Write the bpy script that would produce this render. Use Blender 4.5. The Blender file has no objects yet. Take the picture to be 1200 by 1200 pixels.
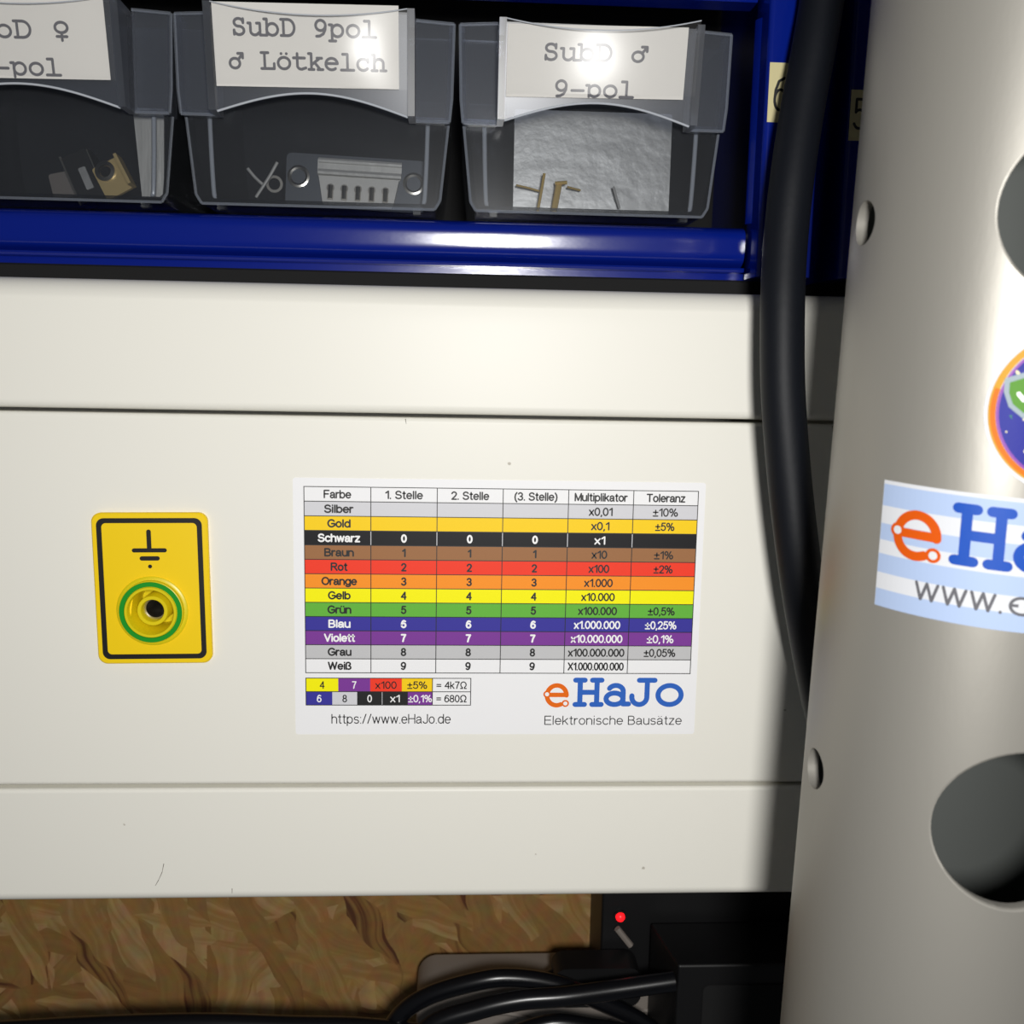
import bpy, bmesh, math, random
from mathutils import Vector, Matrix
S = 0.001                      # the script works in millimetres
C = bpy.context.scene.collection
random.seed(4)
V = Vector

# ------------------------------------------------------------------ camera
PITCH, YAW, ROLL = math.radians(8.4205), math.radians(3.2879), math.radians(1.1324)
DIST, FPX = 188.0, 1200.0
cy, sy, cp, sp, cr, sr = (math.cos(YAW), math.sin(YAW), math.cos(PITCH), math.sin(PITCH), math.cos(ROLL), math.sin(ROLL))
FW = V((sy * cp, cy * cp, -sp))
_rt = V((cy, -sy, 0))
_up = _rt.cross(FW)
RT = cr * _rt + sr * _up
UP = -sr * _rt + cr * _up
EYE = V((0, -DIST, 0))

def at(px, py, Y):
    """point of the depth plane Y that the photograph shows at a pixel (used to survey positions)"""
    d = FW + RT * ((px - 600) / FPX) + UP * ((600 - py) / FPX)
    return EYE + d * ((Y + DIST) / d.y)

cam = bpy.data.cameras.new('camera')
cam.sensor_width = 36
cam.lens = 36
cam.clip_start = 0.005
cam.dof.use_dof = True
cam.dof.focus_distance = 0.190
cam.dof.aperture_fstop = 40
co = bpy.data.objects.new('camera', cam)
C.objects.link(co)
co.matrix_world = Matrix(((RT.x, UP.x, -FW.x, EYE.x * S), (RT.y, UP.y, -FW.y, EYE.y * S), (RT.z, UP.z, -FW.z, EYE.z * S), (0, 0, 0, 1)))
bpy.context.scene.camera = co

# ------------------------------------------------------------------ materials
def lin(c):
    out = []
    for v in c:
        v /= 255.0
        out.append(v / 12.92 if v <= 0.04045 else ((v + 0.055) / 1.055) ** 2.4)
    return (*out, 1)

def pbr(name, rgb, rough=0.5, metal=0.0, spec=0.5, coat=0.0):
    m = bpy.data.materials.new(name)
    m.use_nodes = True
    b = m.node_tree.nodes['Principled BSDF']
    b.inputs['Base Color'].default_value = lin(rgb)
    b.inputs['Roughness'].default_value = rough
    b.inputs['Metallic'].default_value = metal
    b.inputs['Specular IOR Level'].default_value = spec
    b.inputs['Coat Weight'].default_value = coat
    b.inputs['Coat Roughness'].default_value = 0.1
    return m

def nodes(m):
    nt = m.node_tree
    return nt, nt.nodes, nt.links, nt.nodes['Principled BSDF']

def bump(m, scale, strength, dist=0.0001, stretch=(1, 1, 1), detail=3):
    nt, N, L, b = nodes(m)
    tc = N.new('ShaderNodeTexCoord')
    mp = N.new('ShaderNodeMapping')
    mp.inputs['Scale'].default_value = stretch
    no = N.new('ShaderNodeTexNoise')
    no.inputs['Scale'].default_value = scale
    no.inputs['Detail'].default_value = detail
    bp = N.new('ShaderNodeBump')
    bp.inputs['Strength'].default_value = strength
    bp.inputs['Distance'].default_value = dist
    L.new(tc.outputs['Object'], mp.inputs['Vector'])
    L.new(mp.outputs['Vector'], no.inputs['Vector'])
    L.new(no.outputs['Fac'], bp.inputs['Height'])
    L.new(bp.outputs['Normal'], b.inputs['Normal'])
    return no

M = {}
# ivory pvc of the trunking, with a few small dirt specks
m = M['pvc'] = pbr('ivory_pvc', (240, 238, 229), 0.4, spec=0.2)
nt, N, L, b = nodes(m)
tc = N.new('ShaderNodeTexCoord')
vo = N.new('ShaderNodeTexVoronoi'); vo.inputs['Scale'].default_value = 85
no = N.new('ShaderNodeTexNoise'); no.inputs['Scale'].default_value = 900
ad = N.new('ShaderNodeMath'); ad.operation = 'MULTIPLY_ADD'; ad.inputs[1].default_value = 0.05; 
L.new(tc.outputs['Object'], vo.inputs['Vector']); L.new(tc.outputs['Object'], no.inputs['Vector'])
L.new(no.outputs['Fac'], ad.inputs[0]); L.new(vo.outputs['Distance'], ad.inputs[2])
rp = N.new('ShaderNodeValToRGB')
rp.color_ramp.elements[0].position = 0.045; rp.color_ramp.elements[0].color = lin((190, 184, 172))
rp.color_ramp.elements[1].position = 0.056; rp.color_ramp.elements[1].color = lin((240, 238, 229))
L.new(ad.outputs[0], rp.inputs['Fac']); L.new(rp.outputs['Color'], b.inputs['Base Color'])
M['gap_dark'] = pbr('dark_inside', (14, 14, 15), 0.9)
M['scuff'] = pbr('scuff_mark', (120, 112, 104), 0.8)
M['blue'] = pbr('blue_plastic', (5, 27, 122), 0.15, spec=0.7)
bump(M['blue'], 160, 0.06, 0.0003, (1, 1, 2.2))
M['paper'] = pbr('sticker_paper', (246, 246, 248), 0.45, spec=0.15)
M['card'] = pbr('label_paper', (208, 206, 202), 0.75)
M['ink'] = pbr('black_ink', (14, 14, 16), 0.5)
M['ink_white'] = pbr('white_ink', (250, 250, 250), 0.5)
M['dimmed_paper'] = pbr('dimmed_sticker_paper', (208, 210, 215), 0.5, spec=0.1)  # sticker paper darkened in colour to offset the stronger flash on the tube
M['dimmed_orange'] = pbr('dimmed_orange_ink', (206, 84, 16), 0.5, spec=0.1)  # logo orange, darkened the same way for the brighter lit tube
M['grey_ink'] = pbr('grey_print', (92, 92, 98), 0.7)
M['logo_orange'] = pbr('orange_ink', (236, 110, 24), 0.45, spec=0.15)
M['logo_blue'] = pbr('blue_ink', (52, 104, 196), 0.45, spec=0.15)
M['logo_blue_dark'] = pbr('deep_blue_ink', (28, 76, 170), 0.45, spec=0.15)
M['stripe'] = pbr('pale_blue_ink', (166, 184, 216), 0.45, spec=0.15)
ROWS = [('silver', (216, 216, 221)), ('gold', (255, 213, 28)), ('black', (30, 30, 33)), ('brown', (160, 112, 74)), ('red', (248, 66, 44)),
        ('orange', (255, 152, 42)), ('yellow', (255, 248, 10)), ('green', (104, 184, 66)), ('blue', (62, 58, 158)), ('violet', (128, 62, 156)), ('grey', (200, 200, 202))]
for n, c_ in ROWS:
    M['row_' + n] = pbr(n + '_band_ink', c_, 0.45, spec=0.2)
M['yellow'] = pbr('yellow_plastic', (252, 213, 0), 0.45)
M['yellow_ring'] = pbr('olive_yellow_plastic', (226, 206, 20), 0.35)
M['green_ring'] = pbr('green_plastic', (22, 150, 36), 0.4)
M['metal'] = pbr('nickel_metal', (205, 200, 190), 0.28, 1.0)
M['brass'] = pbr('brass_metal', (236, 196, 96), 0.35, 0.35)
M['foil'] = pbr('grey_metal_sheet', (196, 195, 192), 0.42, 0.5)
no = bump(M['foil'], 160, 0.45, 0.0006, (1, 1, 1), 5)
M['dull_flange'] = pbr('dull_zinc', (92, 96, 102), 0.45, 0.4)
M['bright_strip'] = pbr('bright_tin', (214, 212, 206), 0.45, 0.35)
bump(M['bright_strip'], 500, 0.4, 0.0004, (1, 1, .15))
M['bracket'] = pbr('dull_brass', (236, 208, 146), 0.35, 0.3)
M['dsub_body'] = pbr('pale_insulator', (225, 222, 215), 0.5)
M['cord'] = pbr('black_rubber', (13, 16, 23), 0.55, spec=0.25)
bump(M['cord'], 700, 0.25, 0.0001)
M['black'] = pbr('black_plastic', (9, 9, 11), 0.5)
M['cable'] = pbr('black_cable_sheath', (12, 13, 17), 0.28)
M['strip'] = pbr('light_grey_plastic', (134, 126, 119), 0.5)
M['tape'] = pbr('beige_label_tape', (208, 198, 152), 0.35)
m = M['tube'] = pbr('silver_lacquer', (152, 149, 142), 0.44, 0.38, spec=0.4)
bump(m, 900, 0.12, 0.0001, (1, 1, .35))
M['tube_inner_shade'] = pbr('shaded_tube_inside', (84, 87, 85), 0.65, 0.2, spec=0.2)  # darker colour for the inner wall, paints in the shade inside the tube
M['gold_ring'] = pbr('golden_ink', (196, 146, 44), 0.5, spec=0.12)
M['orange_ring'] = pbr('amber_ink', (204, 108, 20), 0.5, spec=0.12)
M['navy'] = pbr('navy_ink', (44, 48, 140), 0.5, spec=0.12)
M['badge_green'] = pbr('badge_green_ink', (84, 138, 48), 0.5, spec=0.12)
M['badge_grey'] = pbr('badge_grey_ink', (146, 160, 168), 0.5, spec=0.12)
M['badge_teal'] = pbr('badge_teal_ink', (70, 128, 110), 0.5, spec=0.12)
M['badge_red'] = pbr('badge_red_ink', (214, 60, 70), 0.5, spec=0.12)
M['badge_star'] = pbr('badge_star_ink', (226, 216, 170), 0.5, spec=0.12)
m = M['led'] = pbr('red_led', (255, 20, 20), 0.3)
b = m.node_tree.nodes['Principled BSDF']
b.inputs['Emission Color'].default_value = (1, 0.01, 0.015, 1)
b.inputs['Emission Strength'].default_value = 1.6

def clear(name, tint, milk, milk_col, rough, gloss):
    """clear plastic: transparent, slightly milky, with a fresnel gloss"""
    m = bpy.data.materials.new(name)
    m.use_nodes = True
    nt = m.node_tree; N = nt.nodes; L = nt.links
    N.remove(N['Principled BSDF'])
    tr = N.new('ShaderNodeBsdfTransparent'); tr.inputs['Color'].default_value = (*tint, 1)
    di = N.new('ShaderNodeBsdfDiffuse'); di.inputs['Color'].default_value = lin(milk_col)
    gl = N.new('ShaderNodeBsdfGlossy'); gl.inputs['Roughness'].default_value = rough
    m1 = N.new('ShaderNodeMixShader'); m1.inputs['Fac'].default_value = milk
    fr = N.new('ShaderNodeFresnel'); fr.inputs['IOR'].default_value = 1.48
    mu = N.new('ShaderNodeMath'); mu.operation = 'MULTIPLY'; mu.inputs[1].default_value = gloss
    m2 = N.new('ShaderNodeMixShader')
    L.new(tr.outputs[0], m1.inputs[1]); L.new(di.outputs[0], m1.inputs[2])
    L.new(fr.outputs[0], mu.inputs[0]); L.new(mu.outputs[0], m2.inputs['Fac'])
    L.new(m1.outputs[0], m2.inputs[1]); L.new(gl.outputs[0], m2.inputs[2])
    L.new(m2.outputs[0], N['Material Output'].inputs['Surface'])
    return m
M['clear'] = clear('clear_drawer_plastic', (.76, .77, .785), 0.018, (205, 212, 224), 0.18, 0.8)
M['clear_edge'] = clear('glint_white_plastic', (.8, .82, .85), 0.62, (215, 220, 228), 0.22, 1.0)  # milky white puts the flash glints on the drawer edges into the colour
M['handle'] = clear('clear_handle_plastic', (.74, .76, .81), 0.045, (200, 208, 222), 0.3, 0.7)
M['bead'] = clear('frosted_edge_plastic', (.8, .82, .86), 0.13, (205, 213, 226), 0.25, 1.0)
M['film'] = clear('label_window_film', (.97, .97, .97), 0.02, (230, 230, 230), 0.2, 0.3)

# oriented strand board
m = M['osb'] = pbr('oriented_strand_board', (150, 110, 55), 0.7)
nt, N, L, b = nodes(m)
tc = N.new('ShaderNodeTexCoord')
prev = None
nz = N.new('ShaderNodeTexNoise'); nz.inputs['Scale'].default_value = 45
L.new(tc.outputs['Object'], nz.inputs['Vector'])
mixv = N.new('ShaderNodeMixRGB'); mixv.blend_type = 'ADD'; mixv.inputs['Fac'].default_value = 0.012
L.new(tc.outputs['Object'], mixv.inputs['Color1']); L.new(nz.outputs['Color'], mixv.inputs['Color2'])
for k, (ang, sx, sz) in enumerate([(0.1, 120, 34), (-0.7, 130, 36), (0.75, 125, 33), (-0.15, 90, 24), (1.35, 150, 40), (0.4, 160, 36)]):
    m0 = N.new('ShaderNodeMapping')                  # turn first, then stretch: flakes lie every way
    m0.inputs['Rotation'].default_value = (0, ang, 0)
    mp = N.new('ShaderNodeMapping')
    mp.inputs['Scale'].default_value = (sx, 1, sz)
    L.new(m0.outputs[0], mp.inputs['Vector'])
    mp.inputs['Location'].default_value = (3.7 * k, 0, 1.9 * k)
    vo = N.new('ShaderNodeTexVoronoi'); vo.inputs['Scale'].default_value = 1; vo.voronoi_dimensions = '3D'
    L.new(mixv.outputs[0], m0.inputs['Vector']); L.new(mp.outputs[0], vo.inputs['Vector'])
    sep = N.new('ShaderNodeSeparateColor'); L.new(vo.outputs['Color'], sep.inputs[0])
    gm = N.new('ShaderNodeMapping'); gm.inputs['Scale'].default_value = (4.0, 1, .7) if sx > sz else (.7, 1, 4.0)
    gn = N.new('ShaderNodeTexNoise'); gn.inputs['Scale'].default_value = 1.0; gn.inputs['Detail'].default_value = 4
    L.new(mp.outputs[0], gm.inputs['Vector']); L.new(gm.outputs[0], gn.inputs['Vector'])
    mm = N.new('ShaderNodeMath'); mm.operation = 'MULTIPLY_ADD'; mm.inputs[1].default_value = .75; 
    m2_ = N.new('ShaderNodeMath'); m2_.operation = 'MULTIPLY_ADD'; m2_.inputs[1].default_value = .9; m2_.inputs[2].default_value = -.22
    L.new(gn.outputs['Fac'], m2_.inputs[0]); L.new(sep.outputs[0], mm.inputs[0]); L.new(m2_.outputs[0], mm.inputs[2])
    ramp = N.new('ShaderNodeValToRGB')
    e = ramp.color_ramp.elements
    e[0].position = 0; e[0].color = lin((84, 46, 22))
    e[1].position = 1; e[1].color = lin((214, 180, 122))
    q = e.new(0.16); q.color = lin((112, 70, 36)); q = e.new(0.3); q.color = lin((166, 128, 72))
    q = e.new(0.7); q.color = lin((186, 148, 88))
    L.new(mm.outputs[0], ramp.inputs['Fac'])
    if prev is None:
        prev = ramp.outputs['Color']
    else:
        gt = N.new('ShaderNodeMath'); gt.operation = 'GREATER_THAN'; gt.inputs[1].default_value = 0.62
        L.new(sep.outputs[1], gt.inputs[0])
        mx = N.new('ShaderNodeMixRGB'); L.new(gt.outputs[0], mx.inputs['Fac'])
        L.new(prev, mx.inputs['Color1']); L.new(ramp.outputs['Color'], mx.inputs['Color2'])
        prev = mx.outputs[0]
gr = N.new('ShaderNodeTexNoise'); gr.inputs['Scale'].default_value = 260; gr.inputs['Detail'].default_value = 4
L.new(tc.outputs['Object'], gr.inputs['Vector'])
mg = N.new('ShaderNodeMixRGB'); mg.blend_type = 'MULTIPLY'; mg.inputs['Fac'].default_value = 0.45
L.new(prev, mg.inputs['Color1']); L.new(gr.outputs['Color'], mg.inputs['Color2'])
hs = N.new('ShaderNodeHueSaturation'); hs.inputs['Saturation'].default_value = 1.06; hs.inputs['Hue'].default_value = 0.492; hs.inputs['Value'].default_value = 0.74
L.new(mg.outputs[0], hs.inputs['Color'])
L.new(hs.outputs[0], b.inputs['Base Color'])

# ------------------------------------------------------------------ mesh builder
class MB:
    def __init__(s):
        s.v = []; s.f = []; s.mi = []; s.sm = []
    def add(s, vs, fs, mi=0, smooth=False):
        o = len(s.v)
        s.v += [V(p) for p in vs]
        for f in fs:
            s.f.append([o + i for i in f]); s.mi.append(mi); s.sm.append(smooth)
    def box(s, x0, x1, y0, y1, z0, z1, mi=0):
        p = [(x, y, z) for x in (x0, x1) for y in (y0, y1) for z in (z0, z1)]
        s.add(p, [(0, 1, 3, 2), (4, 6, 7, 5), (0, 4, 5, 1), (2, 3, 7, 6), (0, 2, 6, 4), (1, 5, 7, 3)], mi)
    def prism(s, poly, a0, a1, axis, mi=0, smooth=False):
        """extrude a 2d polygon along an axis: 'x' (poly is y,z), 'y' (poly is x,z), 'z' (poly is x,y)"""
        def pt(u, w, a):
            return {'x': (a, u, w), 'y': (u, a, w), 'z': (u, w, a)}[axis]
        n = len(poly)
        s.add([pt(u, w, a0) for u, w in poly] + [pt(u, w, a1) for u, w in poly],
              [(i, (i + 1) % n, n + (i + 1) % n, n + i) for i in range(n)], mi, smooth)
        s.add([pt(u, w, a0) for u, w in poly], [list(range(n))], mi)
        s.add([pt(u, w, a1) for u, w in poly], [list(range(n))[::-1]], mi)
    def lathe(s, prof, n=48, mi=0, origin=(0, 0, 0), closed=False, axis='y'):
        """revolve (radius, height) about an axis; height runs to -Y for 'y', +Z for 'z'"""
        vs = []
        for r, h in prof:
            for k in range(n):
                t = 2 * math.pi * k / n
                a, c = r * math.cos(t), r * math.sin(t)
                vs.append((origin[0] + a, origin[1] - h, origin[2] + c) if axis == 'y' else (origin[0] + a, origin[1] + c, origin[2] + h))
        m_ = len(prof)
        fs = []
        for j in range(m_ if closed else m_ - 1):
            j2 = (j + 1) % m_
            for k in range(n):
                fs.append((j * n + k, j * n + (k + 1) % n, j2 * n + (k + 1) % n, j2 * n + k))
        s.add(vs, fs, mi, True)
    def sweep(s, pts, rad, n=16, mi=0, sub=8, flat=1.0, cap=True):
        """round tube along a smoothed path; rad a number or a list per point"""
        P = [V(p) for p in pts]
        Rr = rad if isinstance(rad, (list, tuple)) else [rad] * len(P)
        path, rr = [], []
        for i in range(len(P) - 1):
            p0, p1, p2, p3 = P[max(i - 1, 0)], P[i], P[i + 1], P[min(i + 2, len(P) - 1)]
            for k in range(sub):
                t = k / sub
                path.append(0.5 * (2 * p1 + (p2 - p0) * t + (2 * p0 - 5 * p1 + 4 * p2 - p3) * t * t + (3 * p1 - p0 - 3 * p2 + p3) * t ** 3))
                rr.append(Rr[i] * (1 - t) + Rr[i + 1] * t)
        path.append(P[-1]); rr.append(Rr[-1])
        ref = None
        vs = []
        for i, p in enumerate(path):
            t = (path[min(i + 1, len(path) - 1)] - path[max(i - 1, 0)]).normalized()
            if ref is None:
                ref = V((0, -1, 0)) if abs(t.y) < 0.9 else V((0, 0, 1))
            ref = (ref - t * ref.dot(t)).normalized()
            bi = t.cross(ref)
            for k in range(n):
                a = 2 * math.pi * k / n
                vs.append(p + (ref * math.cos(a) * flat + bi * math.sin(a)) * rr[i])
        m_ = len(path)
        s.add(vs, [(j * n + k, j * n + (k + 1) % n, (j + 1) * n + (k + 1) % n, (j + 1) * n + k) for j in range(m_ - 1) for k in range(n)], mi, True)
        if cap:
            s.add(vs[:n], [list(range(n))], mi); s.add(vs[-n:], [list(range(n))], mi)
    def map(s, fn):
        s.v = [V(fn(p)) for p in s.v]
        return s
    def mesh(s, name, mats, origin=(0, 0, 0), fix=True, angle=35):
        o = V(origin)
        me = bpy.data.meshes.new(name)
        me.from_pydata([tuple((p - o) * S) for p in s.v], [], s.f)
        for q in mats:
            me.materials.append(M[q])
        me.polygons.foreach_set('material_index', s.mi)
        me.polygons.foreach_set('use_smooth', s.sm)
        if fix:
            bm = bmesh.new(); bm.from_mesh(me)
            bmesh.ops.remove_doubles(bm, verts=bm.verts, dist=1e-6)
            bmesh.ops.recalc_face_normals(bm, faces=bm.faces)
            bm.to_mesh(me); bm.free()
            me.set_sharp_from_angle(angle=math.radians(angle))
        me.update()
        return me
    def build(s, name, mats, parent=None, origin=None, fix=True, angle=35):
        if isinstance(mats, str):
            mats = [mats]
        if origin is None:
            origin = ORIG.get(parent.name, (0, 0, 0)) if parent else (0, 0, 0)
        o = bpy.data.objects.new(name, s.mesh(name, mats, origin, fix, angle))
        C.objects.link(o)
        if parent:
            o.parent = parent
            ORIG[o.name] = origin
        else:
            o.location = V(origin) * S
            ORIG[o.name] = origin
        return o
ORIG = {}

def tag(o, label, cat, group=None):
    o['label'] = label; o['category'] = cat
    if group:
        o['group'] = group
    return o

def thing(name, label, cat, loc=(0, 0, 0), group=None, rot=None, local=False):
    o = bpy.data.objects.new(name, None)
    o.empty_display_size = 0.005
    C.objects.link(o)
    o.location = V(loc) * S
    if rot:
        o.rotation_euler = rot
    ORIG[o.name] = (0, 0, 0) if local else tuple(loc)
    return tag(o, label, cat, group)

def bevel(o, w, seg=3, ang=40):
    b_ = o.modifiers.new('bevel', 'BEVEL'); b_.width = w * S; b_.segments = seg; b_.limit_method = 'ANGLE'; b_.angle_limit = math.radians(ang)
    o.data.polygons.foreach_set('use_smooth', [True] * len(o.data.polygons))
    b_.harden_normals = False
    w_ = o.modifiers.new('normals', 'WEIGHTED_NORMAL'); w_.keep_sharp = False
    return o

def even(o):
    w_ = o.modifiers.new('normals', 'WEIGHTED_NORMAL'); w_.keep_sharp = True; w_.weight = 100
    return o

def rrect(x0, x1, z0, z1, r, n=8):
    p = []
    for cx, cz, a in ((x1 - r, z1 - r, 0), (x0 + r, z1 - r, 90), (x0 + r, z0 + r, 180), (x1 - r, z0 + r, 270)):
        for k in range(n + 1):
            t = math.radians(a + 90 * k / n)
            p.append((cx + r * math.cos(t), cz + r * math.sin(t)))
    return p

# ------------------------------------------------------------------ flat print: (u, w) plane with a layer height
LAY = 0.02
class Flat:
    def __init__(s):
        s.items = []       # (verts 2d, faces, mat, layer)
        s.lift = 0.0       # every item lies a hair above the one before, so nothing is coplanar
        s.mats = []
    def mi(s, mat):
        if mat not in s.mats:
            s.mats.append(mat)
        return s.mats.index(mat)
    def poly(s, vs, fs, mat, layer):
        s.lift += 0.0003 / LAY
        s.items.append((vs, fs, s.mi(mat), layer + min(s.lift, 1.4)))
    def rect(s, u0, u1, w0, w1, mat, layer=1, nu=1, nw=1):
        vs = [(u0 + (u1 - u0) * i / nu, w0 + (w1 - w0) * j / nw) for j in range(nw + 1) for i in range(nu + 1)]
        fs = [(j * (nu + 1) + i, j * (nu + 1) + i + 1, (j + 1) * (nu + 1) + i + 1, (j + 1) * (nu + 1) + i) for j in range(nw) for i in range(nu)]
        s.poly(vs, fs, mat, layer)
    def disc(s, cu, cw, r, mat, layer=1, n=28, r2=None):
        r2 = r2 or r
        vs = [(cu, cw)] + [(cu + r * math.cos(2 * math.pi * k / n), cw + r2 * math.sin(2 * math.pi * k / n)) for k in range(n)]
        s.poly(vs, [(0, 1 + k, 1 + (k + 1) % n) for k in range(n)], mat, layer)
    def ring(s, cu, cw, ra, rb, mat, layer=1, n=64, a0=0, a1=360):
        vs, fs = [], []
        for k in range(n + 1):
            t = math.radians(a0 + (a1 - a0) * k / n)
            vs += [(cu + ra * math.cos(t), cw + ra * math.sin(t)), (cu + rb * math.cos(t), cw + rb * math.sin(t))]
        fs = [(2 * k, 2 * k + 1, 2 * k + 3, 2 * k + 2) for k in range(n)]
        s.poly(vs, fs, mat, layer)
    def stroke(s, pts, wd, mat, layer=1, step=None, caps=True, seg=12):
        """a pen stroke of width wd along a polyline with round ends and joints"""
        h = wd / 2
        for (a, b) in zip(pts[:-1], pts[1:]):
            dx, dy = b[0] - a[0], b[1] - a[1]
            l = math.hypot(dx, dy)
            if l < 1e-6:
                continue
            nx, ny = -dy / l * h, dx / l * h
            n = max(1, int(l / step)) if step else 1
            vs = []
            for k in range(n + 1):
                x, y = a[0] + dx * k / n, a[1] + dy * k / n
                vs += [(x + nx, y + ny), (x - nx, y - ny)]
            s.poly(vs, [(2 * k, 2 * k + 1, 2 * k + 3, 2 * k + 2) for k in range(n)], mat, layer)
        for p in (pts if caps else pts[1:-1]):
            s.disc(p[0], p[1], h, mat, layer, seg)
    def text(s, body, cu, base, cap, mat, layer=2, width=None, wt=.15, align='c', stretch=0.9):
        """sans-serif lettering drawn with pen strokes; wt is the stroke weight relative to the cap height"""
        adv, runs = 0.0, []
        gap = .17
        for ch in body:
            if ch == ' ':
                adv += .36; continue
            w_, pls = SANS[ch]
            for pl in pls:
                runs.append([(adv + x, z) for x, z in pl])
            adv += w_ + gap
        x0, x1 = min(p[0] for r in runs for p in r) - .04, max(p[0] for r in runs for p in r) + .04
        kx = width / (x1 - x0) if width else cap * stretch
        off = {'c': cu - kx * (x0 + x1) / 2, 'l': cu - kx * x0}[align]
        h = wt / 2
        for r in runs:
            s.lift = .3 if s.lift > .4 else 0.0
            s.stroke([(off + kx * x, base + cap * (h + z * (1 - wt))) for x, z in r], wt * cap, mat, layer, None, True, 8)
    def to_mb(s, fn):
        mb = MB()
        for vs, fs, mi, ly in s.items:
            mb.add([fn(u, w, ly * LAY) for u, w in vs], fs, mi)
        return mb

# typewriter slab letters as pen strokes; cap height 1, advance 1
def A(cx, cz, rx, rz, a0, a1, n=18):
    return [(cx + rx * math.cos(math.radians(a0 + (a1 - a0) * k / n)), cz + rz * math.sin(math.radians(a0 + (a1 - a0) * k / n))) for k in range(n + 1)]
G = {
 'S': [A(.48, .76, .27, .24, 20, 265) + A(.50, .26, .30, .26, 85, -160), [(.76, .74), (.76, .98)], [(.2, .02), (.2, .28)]],
 'u': [[(.05, .73), (.2, .73), (.2, .26)] + A(.46, .26, .26, .26, 180, 300), [(.58, .73), (.78, .73), (.78, 0), (.95, 0)], [(.59, .035), (.78, .2)]],
 'b': [[(.03, 1), (.2, 1), (.2, 0)], [(.03, 0), (.2, 0)], A(.53, .365, .34, .365, 0, 360, 28)],
 'D': [[(.06, 1), (.48, 1)] + A(.48, .5, .40, .5, 90, -90, 22) + [(.06, 0)], [(.22, 1), (.22, 0)]],
 '9': [A(.5, .68, .3, .32, 0, 360, 26), [(.8, .68), (.78, .42), (.66, .16), (.45, .02), (.24, .0)]],
 'p': [[(.03, .73), (.2, .73), (.2, -.27)], [(.03, -.27), (.42, -.27)], A(.53, .365, .34, .365, 0, 360, 28)],
 'o': [A(.5, .365, .37, .365, 0, 360, 28)],
 'l': [[(.2, 1), (.5, 1), (.5, 0)], [(.1, 0), (.9, 0)]],
 'L': [[(.08, 1), (.52, 1)], [(.29, 1), (.29, 0)], [(.08, 0), (.88, 0), (.88, .32)]],
 'ö': [A(.5, .365, .37, .365, 0, 360, 28), [(.33, .96), (.34, .96)], [(.66, .96), (.67, .96)]],
 't': [[(.34, .98), (.34, .2)] + A(.58, .22, .24, .22, 180, 300), [(.1, .71), (.8, .71)], [(.69, .03), (.87, .09)]],
 'k': [[(.05, 1), (.22, 1), (.22, 0)], [(.05, 0), (.38, 0)], [(.74, .71), (.24, .3)], [(.42, .45), (.78, 0)], [(.58, .72), (.88, .72)], [(.62, 0), (.94, 0)]],
 'e': [[(.14, .4), (.87, .4)] + A(.5, .365, .37, .365, 5, 310, 26)],
 'c': [A(.5, .365, .36, .365, 40, 318, 24), [(.8, .52), (.8, .71)]],
 'h': [[(.04, 1), (.2, 1), (.2, 0)], [(.04, 0), (.38, 0)], [(.2, .45)] + A(.49, .45, .28, .28, 150, 0) + [(.77, 0)], [(.6, 0), (.94, 0)]],
 '-': [[(.14, .38), (.86, .38)]],
 '♂': [A(.42, .3, .31, .31, 0, 360, 28), [(.64, .52), (.92, .92)], [(.62, .92), (.92, .92), (.92, .64)]],
 '♀': [A(.5, .66, .32, .32, 0, 360, 28), [(.5, .34), (.5, -.14)], [(.24, .1), (.76, .1)]],
 'H': [[(.23, 1), (.23, 0)], [(.77, 1), (.77, 0)], [(.23, .5), (.77, .5)], [(.08, 1), (.38, 1)], [(.62, 1), (.92, 1)], [(.08, 0), (.38, 0)], [(.62, 0), (.92, 0)]],
 'a': [A(.46, .5, .27, .23, 150, 0) + [(.73, .02), (.94, .02)], A(.42, .22, .31, .22, 0, 360, 24)],
 'J': [[(.4, 1), (.98, 1)], [(.7, 1), (.7, .3)] + A(.42, .3, .28, .3, 0, -180) + [(.14, .36)]],
 '6': [A(.5, .32, .34, .32, 0, 360, 26), [(.16, .34), (.2, .62), (.38, .9), (.72, 1.0)]],
 '5': [[(.78, 1), (.24, 1), (.22, .55)] + A(.46, .32, .36, .32, 130, -150, 22)],
}
SANS = {}
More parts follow.
